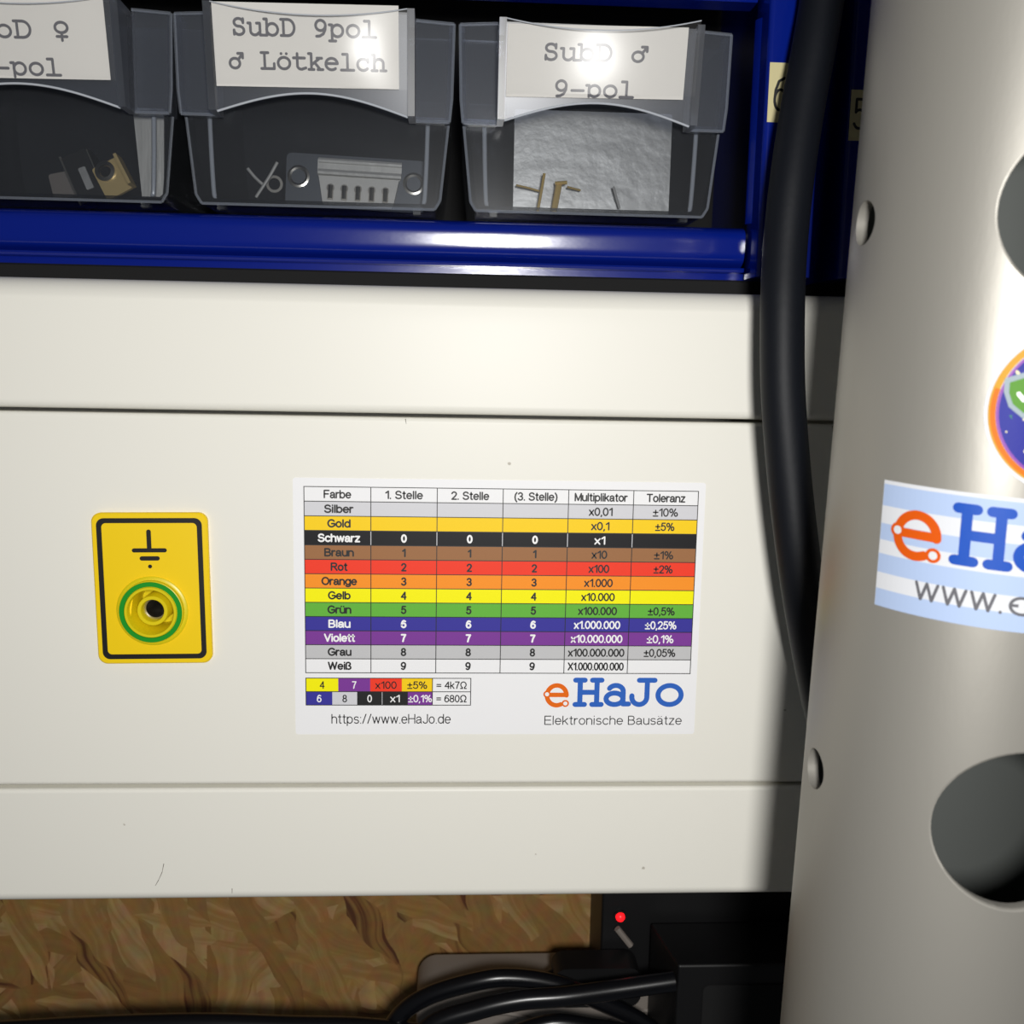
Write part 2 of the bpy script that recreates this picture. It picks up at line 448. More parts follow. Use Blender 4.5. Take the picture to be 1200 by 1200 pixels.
def _sans():
    el = lambda cx, cz, rx, rz, a0=0, a1=360, n=14: A(cx, cz, rx, rz, a0, a1, n)
    X = .72                       # x-height
    bowl = el(.25, X / 2, .25, X / 2, 0, 360, 18)
    D_ = {
     '0': (.5, [el(.25, .5, .25, .5, 0, 360, 20)]),
     '1': (.3, [[(.02, .76), (.28, 1), (.28, 0)]]),
     '2': (.5, [el(.25, .73, .24, .27, 170, -20, 10) + [(.36, .42), (.02, .0), (.5, .0)]]),
     '3': (.5, [el(.24, .75, .22, .25, 160, -90, 10) + el(.24, .26, .25, .26, 90, -160, 12)]),
     '4': (.54, [[(.42, 0), (.42, 1), (.0, .3), (.54, .3)]]),
     '5': (.5, [[(.46, 1), (.1, 1), (.05, .52)] + el(.24, .33, .26, .33, 125, -155, 14)]),
     '6': (.5, [el(.25, .31, .25, .31, 0, 360, 16), [(.0, .33), (.04, .68), (.16, .94), (.3, 1), (.46, .9)]]),
     '7': (.48, [[(.0, 1), (.48, 1), (.27, .5), (.17, 0)]]),
     '8': (.5, [el(.25, .76, .21, .24, 0, 360, 14), el(.25, .26, .25, .26, 0, 360, 16)]),
     '9': (.5, [el(.25, .69, .25, .31, 0, 360, 16), [(.5, .67), (.46, .32), (.34, .06), (.2, 0), (.04, .1)]]),
     '.': (.06, [[(.03, 0), (.03, .02)]]), ',': (.08, [[(.06, .03), (.06, -.04), (.01, -.16)]]), ':': (.06, [[(.03, 0), (.03, .02)], [(.03, .64), (.03, .66)]]),
     '/': (.32, [[(0, -.02), (.32, 1.02)]]), '=': (.5, [[(0, .32), (.5, .32)], [(0, .6), (.5, .6)]]),
     '±': (.5, [[(0, .0), (.5, .0)], [(0, .52), (.5, .52)], [(.25, .24), (.25, .8)]]),
     '%': (.86, [el(.16, .75, .16, .25, 0, 360, 12), el(.7, .25, .16, .25, 0, 360, 12), [(.22, 0), (.64, 1)]]),
     '(': (.2, [[(.2, 1.02), (.05, .75), (0, .4), (.05, .02), (.2, -.25)]]), ')': (.2, [[(0, 1.02), (.15, .75), (.2, .4), (.15, .02), (0, -.25)]]),
     'Ω': (.74, [[(0, 0), (.24, 0), (.24, .14)] + el(.37, .58, .34, .42, 232, -52, 18) + [(.5, .14), (.5, 0), (.74, 0)]]),
     'x': (.44, [[(0, 0), (.44, X)], [(0, X), (.44, 0)]]), 'X': (.6, [[(0, 0), (.6, 1)], [(0, 1), (.6, 0)]]),
     'a': (.48, [[(.02, .55)] + el(.23, .5, .2, .22, 140, 0, 8) + [(.43, .1), (.48, 0)], [(.43, .4), (.2, .37)] + el(.17, .19, .17, .19, 90, 310, 10) + [(.43, .2)]]),
     'b': (.5, [[(0, 1), (0, 0)], bowl]), 'd': (.5, [[(.5, 1), (.5, 0)], bowl]),
     'c': (.46, [el(.25, X / 2, .25, X / 2, 40, 320, 14)]),
     'e': (.5, [[(0, .37), (.5, .37)] + el(.25, X / 2, .25, X / 2, 5, 318, 16)]),
     'g': (.5, [bowl, [(.5, X), (.5, -.06)] + el(.25, -.06, .25, .21, 0, -150, 10)]),
     'h': (.46, [[(0, 1), (0, 0)], [(0, .42)] + el(.23, .47, .23, .25, 160, 0, 8) + [(.46, 0)]]),
     'n': (.46, [[(0, X), (0, 0)], [(0, .42)] + el(.23, .47, .23, .25, 160, 0, 8) + [(.46, 0)]]),
     'i': (.06, [[(.03, X), (.03, 0)], [(.03, .98), (.03, 1)]]), 'l': (.06, [[(.03, 1), (.03, 0)]]),
     'k': (.44, [[(0, 1), (0, 0)], [(.42, X), (0, .28)], [(.16, .44), (.44, 0)]]),
     'o': (.5, [bowl]), 'p': (.5, [[(0, X), (0, -.27)], bowl]),
     'r': (.26, [[(0, X), (0, 0)], [(0, .42), (.06, .62), (.16, .71), (.27, .69)]]),
     's': (.43, [el(.22, .54, .2, .18, 30, 235, 9) + el(.22, .19, .21, .19, 70, -150, 10)]),
     't': (.26, [[(.12, .95), (.12, .12), (.17, .01), (.27, .01)], [(0, X), (.26, X)]]),
     'u': (.46, [[(0, X), (0, .25)] + el(.23, .25, .23, .25, 180, 340, 8), [(.46, X), (.46, 0)]]),
     'w': (.7, [[(0, X), (.17, 0), (.35, X), (.53, 0), (.7, X)]]), 'z': (.42, [[(.02, X), (.42, X), (0, 0), (.42, 0)]]),
     'ß': (.5, [[(0, 0), (0, .76)] + el(.22, .77, .22, .23, 180, -40, 10) + [(.28, .52)] + el(.26, .24, .24, .24, 75, -120, 10)]),
     'B': (.56, [[(0, 0), (0, 1), (.3, 1)] + el(.3, .76, .2, .24, 90, -90, 8) + [(0, .52)], [(.3, .52)] + el(.3, .26, .26, .26, 90, -90, 8) + [(0, 0)]]),
     'E': (.54, [[(.54, 1), (0, 1), (0, 0), (.56, 0)], [(0, .52), (.5, .52)]]), 'F': (.52, [[(.52, 1), (0, 1), (0, 0)], [(0, .52), (.44, .52)]]),
     'G': (.68, [el(.35, .5, .35, .5, 40, 318, 16) + [(.68, .2), (.68, .46), (.38, .46)]]),
     'H': (.6, [[(0, 0), (0, 1)], [(.6, 0), (.6, 1)], [(0, .52), (.6, .52)]]), 'J': (.42, [[(.42, 1), (.42, .24)] + el(.21, .24, .21, .24, 0, -170, 8)]),
     'M': (.7, [[(0, 0), (0, 1), (.35, .05), (.7, 1), (.7, 0)]]), 'O': (.72, [el(.36, .5, .36, .5, 0, 360, 20)]),
     'R': (.6, [[(0, 0), (0, 1), (.36, 1)] + el(.36, .76, .2, .24, 90, -90, 8) + [(0, .52)], [(.3, .5), (.6, 0)]]),
     'S': (.58, [el(.29, .75, .26, .25, 20, 240, 10) + el(.29, .26, .29, .26, 65, -165, 12)]),
     'T': (.6, [[(0, 1), (.6, 1)], [(.3, 1), (.3, 0)]]), 'V': (.62, [[(0, 1), (.31, 0), (.62, 1)]]),
     'W': (.9, [[(0, 1), (.22, 0), (.45, 1), (.68, 0), (.9, 1)]]),
    }
    for k_, b_, dx in (('ü', 'u', .23), ('ä', 'a', .23)):
        w_, p = D_[b_]
        D_[k_] = (w_, p + [[(dx - .12, .95), (dx - .12, .96)], [(dx + .12, .95), (dx + .12, .96)]])
    SANS.update(D_)
_sans()
def typed(fl, body, u, base, pitch, cap, wd, mat, layer, step=None, clip=None):
    for i, ch in enumerate(body):
        s_l = fl.lift = 0.0
        for pl in G.get(ch, []):
            pts = [(u + pitch * (i + x), base + cap * z) for x, z in pl]
            if clip is not None:
                if min(p[1] for p in pts) < clip:
                    pts = clip_low(pts, clip + wd / 2)
            for run in (pts if pts and isinstance(pts[0], list) else [pts]):
                if len(run) > 1:
                    fl.stroke(run, wd, mat, layer, step)
def clip_low(pts, lo):
    runs, cur = [], []
    for a, b in zip(pts[:-1], pts[1:]):
        if a[1] >= lo:
            if not cur:
                cur = [a]
            if b[1] >= lo:
                cur.append(b)
            else:
                t = (lo - a[1]) / (b[1] - a[1]); cur.append((a[0] + (b[0] - a[0]) * t, lo)); runs.append(cur); cur = []
        elif b[1] >= lo:
            t = (lo - a[1]) / (b[1] - a[1]); cur = [(a[0] + (b[0] - a[0]) * t, lo), b]
    if cur:
        runs.append(cur)
    return runs

# ------------------------------------------------------------------ setting: board wall behind
wb = MB()
wb.box(-330, 330, 66, 84, -420, 320)
o = wb.build('wall_back', 'osb'); o['kind'] = 'structure'

# ------------------------------------------------------------------ white trunking
TT, L1, L2, TB = 13.1, -10.37, -81.55, -104.9
X0, X1 = -190, 220
def arc2(cx, cz, r, a0, a1, n=6):
    return [(cx + r * math.cos(math.radians(a0 + (a1 - a0) * k / n)), cz + r * math.sin(math.radians(a0 + (a1 - a0) * k / n))) for k in range(n + 1)]
tr = thing('cable_trunking', 'long ivory plastic cable trunking running under the blue drawers', 'trunking', (0, 66, TB))
g = 0.32
prof = ([(65.9, TT), ] + [(5.5, TT)] + arc2(5.0, TT - 5.0, 5.0, 100, 165, 10) + [(0.0, TT - 7.2)] +
        arc2(1.6, L1 + g + 1.6, 1.6, 180, 270, 6) + [(4.0, L1 + g), (4.0, L1 + g + 1.2), (8, L1 + g + 1.2), (8, TT - 6), (63, TT - 6),
        (63, TB + 4), (8, TB + 4), (8, L2 - g - 1.2), (4.0, L2 - g - 1.2), (4.0, L2 - g)] +
        arc2(0.8, L2 - g - 0.8, 0.8, 90, 180, 5) + arc2(2.2, TB + 2.2, 2.2, 180, 270, 8) + [(65.9, TB)])
mb = MB(); mb.prism(prof, X0, X1, 'x', 0, True); even(mb.build('trunking_body', 'pvc', tr, angle=40))
ld = [(4.2, L1 - g)] + arc2(1.25, L1 - g - .9, .9, 90, 180, 5) + arc2(1.25, L2 + g + .7, .9, 180, 270, 5) + [(4.2, L2 + g)]
ld = [(4.2, L1 - g)] + arc2(1.2, L1 - g - .9, .9, 90, 180, 5) + arc2(1.2, L2 + g + .9, .9, 180, 270, 5) + [(4.2, L2 + g)]
mb = MB(); mb.prism(ld, X0, X1, 'x', 0, True); mb.build('trunking_lid', 'pvc', tr, angle=40)
LIDY = 0.3
# dark scuffs on the flange
for p in ([(192, 1012), (190, 1022), (186, 1031), (182, 1038)], [(272, 1041), (272, 1047)], [(976, 499), (977, 506)], [(475, 491), (476, 497)]):
    mb = MB()
    q = [at(a, b_, 0) for a, b_ in p]
    for a, b_ in zip(q[:-1], q[1:]):
        d = (b_ - a).normalized(); n_ = V((-d.z, 0, d.x)) * 0.07
        yy = (LIDY if a.z < L1 and a.z > L2 else 0.0) - 0.015
        mb.add([(a.x + n_.x, yy, a.z + n_.z), (a.x - n_.x, yy, a.z - n_.z), (b_.x - n_.x * .5, yy, b_.z - n_.z * .5), (b_.x + n_.x * .5, yy, b_.z + n_.z * .5)], [(0, 1, 2, 3)])
    mb.build('scuff', 'scuff', tr, fix=False)

# ------------------------------------------------------------------ yellow earth socket
PC = V((-55.18, LIDY, -42.85))
es = thing('earth_socket', 'yellow earthing socket plate with black earth symbol and green ring', 'socket', PC)
tilt = math.radians(0.75)
def plate_map(p):
    x, y, z = p
    return (PC.x + x * math.cos(tilt) - z * math.sin(tilt), PC.y + y, PC.z + x * math.sin(tilt) + z * math.cos(tilt))
HW, HH = 10.4, 14.15
SC = (-0.05, -4.05)
# face plate with a round opening
mb = MB()
out = rrect(-HW, HW, -HH, HH, 1.7, 8)
nO = len(out)
inner = []
for (x, z) in out:
    a = math.atan2(z - SC[1], x - SC[0]); inner.append((SC[0] + 5.75 * math.cos(a), SC[1] + 5.75 * math.sin(a)))
mid = [(x * (1 - .02), z * (1 - .015)) for x, z in out]
mb.add([(x, 0, z) for x, z in out] + [(x, -.75, z) for x, z in out] + [(x, -1.0, z) for x, z in mid] + [(x, -1.0, z) for x, z in inner],
       [(k * nO + i, k * nO + (i + 1) % nO, (k + 1) * nO + (i + 1) % nO, (k + 1) * nO + i) for k in range(3) for i in range(nO)], 0, True)
mb.map(plate_map).build('face_plate', 'yellow', es, angle=25)
# raised black frame
mb = MB()
a_, c_ = rrect(-HW + .95, HW - .95, -HH + .95, HH - .95, 1.35, 8), rrect(-HW + 1.85, HW - 1.85, -HH + 1.85, HH - 1.85, .8, 8)
mb.add([(x, -1.0, z) for x, z in a_] + [(x, -1.12, z) for x, z in a_] + [(x, -1.12, z) for x, z in c_] + [(x, -1.0, z) for x, z in c_],
       [(k * nO + i, k * nO + (i + 1) % nO, (k + 1) * nO + (i + 1) % nO, (k + 1) * nO + i) for k in range(3) for i in range(nO)])
mb.map(plate_map).build('black_border', 'ink', es)
mb = MB()
def pill(x0, z0, x1, z1, w):
    d = math.hypot(x1 - x0, z1 - z0); ux, uz = ((x1 - x0) / d, (z1 - z0) / d) if d > 1e-6 else (1, 0)
    b0 = math.degrees(math.atan2(uz, ux))
    p = [(x1 + w / 2 * math.cos(math.radians(b0 - 90 + 18 * k)), z1 + w / 2 * math.sin(math.radians(b0 - 90 + 18 * k))) for k in range(11)]
    p += [(x0 + w / 2 * math.cos(math.radians(b0 + 90 + 18 * k)), z0 + w / 2 * math.sin(math.radians(b0 + 90 + 18 * k))) for k in range(11)]
    return p
SX = -.15
for (x0, z0, x1, z1, w) in ((SX, 10.7, SX, 7.4, .8), (SX - 2.75, 7.25, SX + 2.75, 7.25, .76), (SX - 1.4, 5.75, SX + 1.4, 5.75, .8), (SX, 4.25, SX + .001, 4.25, .7)):
    mb.prism(pill(x0, z0, x1, z1, w), -1.0, -1.12 - .01 * (x0 == x1), 'y')
mb.map(plate_map).build('earth_symbol', 'ink', es)
so = (SC[0], -1.0, SC[1])
mb = MB(); mb.lathe([(6.45, 0.0), (6.5, .25), (6.3, .4), (5.85, .45), (5.8, 1.25), (5.65, 1.35), (4.75, 1.35), (4.75, 0.0)], 64, 0, so)
mb.map(plate_map).build('socket_flange', 'yellow_ring', es, angle=40)
mb = MB(); mb.lathe([(5.68, 1.36), (5.62, 1.5), (4.85, 1.5), (4.78, 1.36)], 64, 0, so)
mb.map(plate_map).build('green_ring', 'green_ring', es, angle=40)
mb = MB(); mb.lathe([(4.75, 0.4), (4.75, 1.5), (4.65, 1.62), (4.25, 1.62), (4.15, 1.5), (4.15, -8), (2.8, -8)], 64, 0, so)
mb.map(plate_map).build('socket_well', 'yellow_ring', es, angle=40)
mb = MB(); mb.lathe([(2.8, -8), (2.8, .1), (2.7, .22), (2.15, .22), (2.05, .1), (2.05, -3.0), (1.75, -3.2), (1.75, -9)], 48, 0, so)
mb.map(plate_map).build('contact_sleeve', 'yellow_ring', es, angle=40)
mb = MB(); mb.lathe([(2.03, -1.8), (1.75, -1.8), (1.7, -2.0), (1.7, -10)], 48, 0, so)
mb.map(plate_map).build('contact', 'metal', es, angle=40)
# the trunking lid is drilled where the socket sits
lid = [q for q in tr.children if q.name.startswith('trunking_lid')][0]
mb = MB(); mb.lathe([(0.001, -12), (5.6, -12), (5.6, 6), (0.001, 6)], 48, 0, (SC[0], 0, SC[1])); mb.map(plate_map)
cut = mb.build('cutter', 'pvc', None)
bo = lid.modifiers.new('hole', 'BOOLEAN'); bo.object = cut; bo.operation = 'DIFFERENCE'; bo.solver = 'EXACT'
# place cutter relative to the world, apply, remove
bpy.context.view_layer.update()
def apply_mods(o):
    dg = bpy.context.evaluated_depsgraph_get()
    me = bpy.data.meshes.new_from_object(o.evaluated_get(dg))
    o.modifiers.clear()
    me.name = o.data.name
    o.data = me
apply_mods(lid)
bpy.data.objects.remove(cut)
lid.data.set_sharp_from_angle(angle=math.radians(40)); even(lid)

# ------------------------------------------------------------------ resistor colour code sticker
ST = [V((-29.52, LIDY, -21.98)), V((47.1, LIDY, -21.98)), V((47.1, LIDY, -71.1)), V((-29.52, LIDY, -71.1))]
stk = thing('resistor_code_sticker', 'white printed sticker with coloured resistor code table on ivory trunking', 'sticker', (8.8, LIDY, -46.5))
def on_lid(u, w, h):
    return (u, LIDY - 0.06 - h, w)
mb = MB(); mb.prism(rrect(ST[0].x, ST[1].x, ST[2].z, ST[0].z, .5, 4), LIDY, LIDY - 0.06, 'y'); mb.build('paper', 'paper', stk)
TX0, TX1, TZ1, TZ0 = -27.5, 45.75, -23.6, -58.95
rh = (TZ1 - TZ0) / 13; cw = (TX1 - TX0) / 6
fl = Flat()
names = ['Silber', 'Gold', 'Schwarz', 'Braun', 'Rot', 'Orange', 'Gelb', 'Grün', 'Blau', 'Violett', 'Grau', 'Weiß']
npx = [33, 26, 48, 33.5, 18.7, 40.5, 25.5, 27, 25, 35.5, 27, 27]
mult = ['x0,01', 'x0,1', 'x1', 'x10', 'x100', 'x1.000', 'x10.000', 'x100.000', 'x1.000.000', 'x10.000.000', 'x100.000.000', 'X1.000.000.000']
mpx = [27.5, 21, 12.3, 18, 24, 33.5, 39.5, 46, 55, 61.5, 67.5, 67]
tol = ['±10%', '±5%', '', '±1%', '±2%', '', '', '±0,5%', '±0,25%', '±0,1%', '±0,05%', '']
tpx = [29.5, 22.5, 0, 22.5, 22.5, 0, 0, 32, 37.5, 32, 38, 0]
K = 1 / 6.3
CAP = 1.62
def row(r):
    return TZ1 - r * rh, TZ1 - (r + 1) * rh
for i, (n, _) in enumerate(ROWS):
    z1, z0 = row(i + 1)
    fl.rect(TX0, TX1, z0, z1, 'row_' + n, 1)
for c0, (t, w) in enumerate([('Farbe', 31), ('1. Stelle', 43), ('2. Stelle', 43.5), ('(3. Stelle)', 50), ('Multiplikator', 62), ('Toleranz', 45.5)]):
    fl.text(t, TX0 + cw * (c0 + .5), row(0)[1] + .55, CAP, 'ink', 3, w * K, .17)
for i in range(12):
    wht = i in (2, 8, 9)
    ink = 'ink_white' if wht else 'ink'
    base = row(i + 1)[1] + .55
    bd = .19
    fl.text(names[i], TX0 + cw * .52, base, CAP, ink, 3, npx[i] * K, bd)
    if i >= 2:
        for c0 in (1, 2, 3):
            fl.text(str(i - 2), TX0 + cw * (c0 + .5), base, CAP, ink, 3, None, .21 if wht else .19, stretch=.92)
    fl.text(mult[i], TX0 + cw * 4.5, base, CAP, ink, 3, mpx[i] * K, .165)
    if tol[i]:
        fl.text(tol[i], TX0 + cw * 5.5, base, CAP, ink, 3, tpx[i] * K, .15)
lw = 0.075
for r in range(14):
    fl.rect(TX0 - lw, TX1 + lw, TZ1 - r * rh - lw, TZ1 - r * rh + lw, 'ink', 2)
for c0 in range(7):
    x = TX0 + c0 * cw
    fl.rect(x - lw, x + lw, TZ0, TZ1, 'ink', 2)
for c0 in range(1, 6):
    x = TX0 + c0 * cw
    z1, z0 = row(3)
    fl.rect(x - lw * .9, x + lw * .9, z0 + .1, z1 - .1, 'row_silver', 2.5)
fl.to_mb(on_lid).build('colour_table', fl.mats, stk, fix=False)
fl = Flat()
BX0, BX1, BZ1, BZm, BZ0 = -27.5, 3.6, -60.0, -62.65, -65.3
def bu(px):
    return BX0 + (px - 358.4) / (551.6 - 358.4) * (BX1 - BX0)
for a, b_, mt, t, ink in ((358.4, 396, 'row_yellow', '4', 'ink'), (396, 433.3, 'row_violet', '7', 'ink_white'), (433.3, 470.4, 'row_red', 'x100', 'ink'), (470.4, 506.4, 'row_gold', '±5%', 'ink'), (506.4, 551.6, 'paper', '= 4k7Ω', 'ink')):
    fl.rect(bu(a), bu(b_), BZm, BZ1, mt, 1)
    fl.text(t, bu((a + b_) / 2), BZm + .55, 1.5, ink, 3, {'x100': 25 * K, '±5%': 23.5 * K, '= 4k7Ω': 36 * K}.get(t), .14, stretch=.9)
for a, b_, mt, t, ink in ((358.4, 389, 'row_blue', '6', 'ink_white'), (389, 418, 'row_silver', '8', 'ink'), (418, 447.3, 'ink', '0', 'ink_white'), (447.3, 477.5, 'ink', 'x1', 'ink_white'), (477.5, 506.4, 'row_violet', '±0,1%', 'ink_white'), (506.4, 551.6, 'paper', '= 680Ω', 'ink')):
    fl.rect(bu(a), bu(b_), BZ0, BZm, mt, 1)
    fl.text(t, bu((a + b_) / 2), BZ0 + .55, 1.5, ink, 3, {'x1': 11 * K, '±0,1%': 28 * K, '= 680Ω': 36 * K}.get(t), .14, stretch=.9)
for z in (BZ1, BZm, BZ0):
    fl.rect(BX0 - lw, BX1 + lw, z - lw, z + lw, 'ink', 2)
for px in (358.4, 506.4, 551.6):
    fl.rect(bu(px) - lw, bu(px) + lw, BZ0, BZ1, 'ink', 2)
fl.rect(bu(447.3) - .05, bu(447.3) + .05, BZ0 + .1, BZm - .1, 'row_silver', 2.5)
fl.to_mb(on_lid).build('example_bands', fl.mats, stk, fix=False)
fl = Flat()
fl.text('https://www.eHaJo.de', -11.45, -69.0, 1.95, 'ink', 1, 22.6, .1)
fl.text('Elektronische Bausätze', 31.2, -69.25, 1.85, 'ink', 1, 26.7, .1)
fl.to_mb(on_lid).build('lettering', fl.mats, stk, fix=False)

def logo_e(fl, u, w, k, layer, step=None, ink='logo_orange', dot='paper'):
    """orange e whose ends are little solder rings; (u, w) lower left, k its height"""
    wd = .2 * k
    body = A(.5 * k, .48 * k, .40 * k, .42 * k, 0, 296, 34)
    pts = [(u + .11 * k, w + .50 * k), (u + .90 * k, w + .50 * k)] + [(u + x, w + z) for x, z in body]
    fl.stroke(pts, wd * .95, ink, layer, step)
    for cx, cz in ((.10, .53), (.86, .14)):
        fl.disc(u + cx * k, w + cz * k, .15 * k, ink, layer + 1)
        fl.disc(u + cx * k, w + cz * k, .085 * k, dot, layer + 2)
fl = Flat()
logo_e(fl, 17.75, -65.6, 4.7, 1)
for ch, u, wd_, cap in (('H', 23.2, 6.0, 5.2), ('a', 29.05, 5.3, 5.2), ('J', 33.9, 5.2, 5.2), ('o', 38.9, 6.1, 5.2)):
    fl.lift = 0.0
    for pl in G[ch]:
        fl.stroke([(u + wd_ * x, -65.15 + cap * z * (.93 if ch in 'HJ' else 1.0)) for x, z in pl], 1.0, 'logo_blue', 1)
fl.to_mb(on_lid).build('logo', fl.mats, stk, fix=False)

# ------------------------------------------------------------------ blue drawer cabinets
UPX0, UPX1 = 54.5, 64.6
cab = thing('drawer_cabinet', 'glossy blue plastic drawer cabinet holding the clear labelled drawers', 'cabinet', (0, 40, 13))
def convex_rail(z0, z1, y, d):
    n = 18
    pts = [(y + 5, z1), (y + d * 1.05, z1)]
    for k in range(n + 1):
        q = 1 - 2 * k / n
        pts.append((y - .1 + .25 * (1 - q) + d * (.02 * q * q + .98 * abs(q) ** 5) * .85, (z0 + 1.0 + z1) / 2 + (z1 - z0 - 1.0) / 2 * q * .985))
    pts += [(y + d * .78, z0 + .9), (y + .2, z0 + .75), (y, z0 + .4), (y + .25, z0), (y + 5, z0)]
    return pts
mb = MB(); mb.prism(convex_rail(17.2, 25.5, 6.2, 2.6), -230, 53.9, 'x', 0, True)
o = mb.build('front_rail', 'blue', cab, angle=50)
mb = MB(); mb.prism(convex_rail(65.0, 73.0, 6.2, 2.6), -230, 53.9, 'x', 0, True); mb.build('front_rail', 'blue', cab, angle=50)
mb = MB()
mb.box(-230, 54.4, 26, 60, 24.0, 26.4); mb.box(-230, 54.4, 14, 60, 82, 84)
mb.box(-230, UPX1, 10, 60, 16.0, 17.2); mb.box(-230, UPX1, 6, 62, 118, 120)
mb.build('frame', 'blue', cab)
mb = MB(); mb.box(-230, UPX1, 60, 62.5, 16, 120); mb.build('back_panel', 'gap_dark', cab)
mb = MB(); mb.prism(rrect(UPX0, UPX1, 0.0, 9, .9, 5), 16.0, 120, 'z', 0, True); mb.build('front_post', 'blue', cab, angle=40)
mb = MB(); mb.box(60.5, UPX1, 9, 60, 16.0, 120); mb.build('side_wall', 'blue', cab)
mb = MB(); mb.prism([(UPX0 + .2, 4.5), (UPX0 - .7, 6.2), (UPX0 - .7, 7), (UPX0 + .2, 7)], 26.0, 62, 'z'); mb.build('guide_rib', 'blue', cab)
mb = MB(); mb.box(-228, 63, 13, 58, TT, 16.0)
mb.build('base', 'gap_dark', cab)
# neighbour cabinet at the right
C2 = 69.6
cab2 = thing('drawer_cabinet', 'second blue drawer cabinet at right, half hidden behind the silver tube', 'cabinet', (150, 40, 13))
mb = MB(); mb.prism(rrect(C2, C2 + 10, 0.0, 60, .9, 5), 16.0, 120, 'z', 0, True); mb.build('side_wall', 'blue', cab2, angle=40)
mb = MB(); mb.prism(convex_rail(17.2, 25.5, 6.2, 2.6), C2 + 10, 240, 'x', 0, True); mb.build('front_rail', 'blue', cab2, angle=50)
mb = MB(); mb.box(C2 + 10, 240, 60, 62.5, 16, 120); mb.box(C2 + 10, 240, 10, 60, 16, 17.2); mb.box(C2 + 10, 240, 10, 60, 66, 68)
mb.build('frame', 'blue', cab2)
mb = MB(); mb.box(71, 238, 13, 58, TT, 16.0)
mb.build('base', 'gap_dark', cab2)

def number_label(num, x0, z0, x1, z1, label, u, base, cap):
    t = thing('number_label', label, 'label', (x0, 0, z0))
    fl = Flat()
    mb = MB(); mb.box(x0, x1, -.08, 0, z0, z1); mb.build('tape', 'tape', t)
    typed(fl, num, u, base, 2.9, cap, .48, 'ink', 1)
    fl.to_mb(lambda a, b_, h: (a, -.08 - h, b_)).build('printed_number', fl.mats, t, fix=False)
number_label('6', 54.9, 42.9, 63.6, 53.0, 'beige tape label printed 6 on the blue cabinet edge, beside the thick black cable', 55.6, 45.0, 5.4)
number_label('5', 69.9, 40.2, 78.5, 48.9, 'beige tape label printed 5, in shadow between black cable and silver tube', 70.3, 42.3, 5.0)

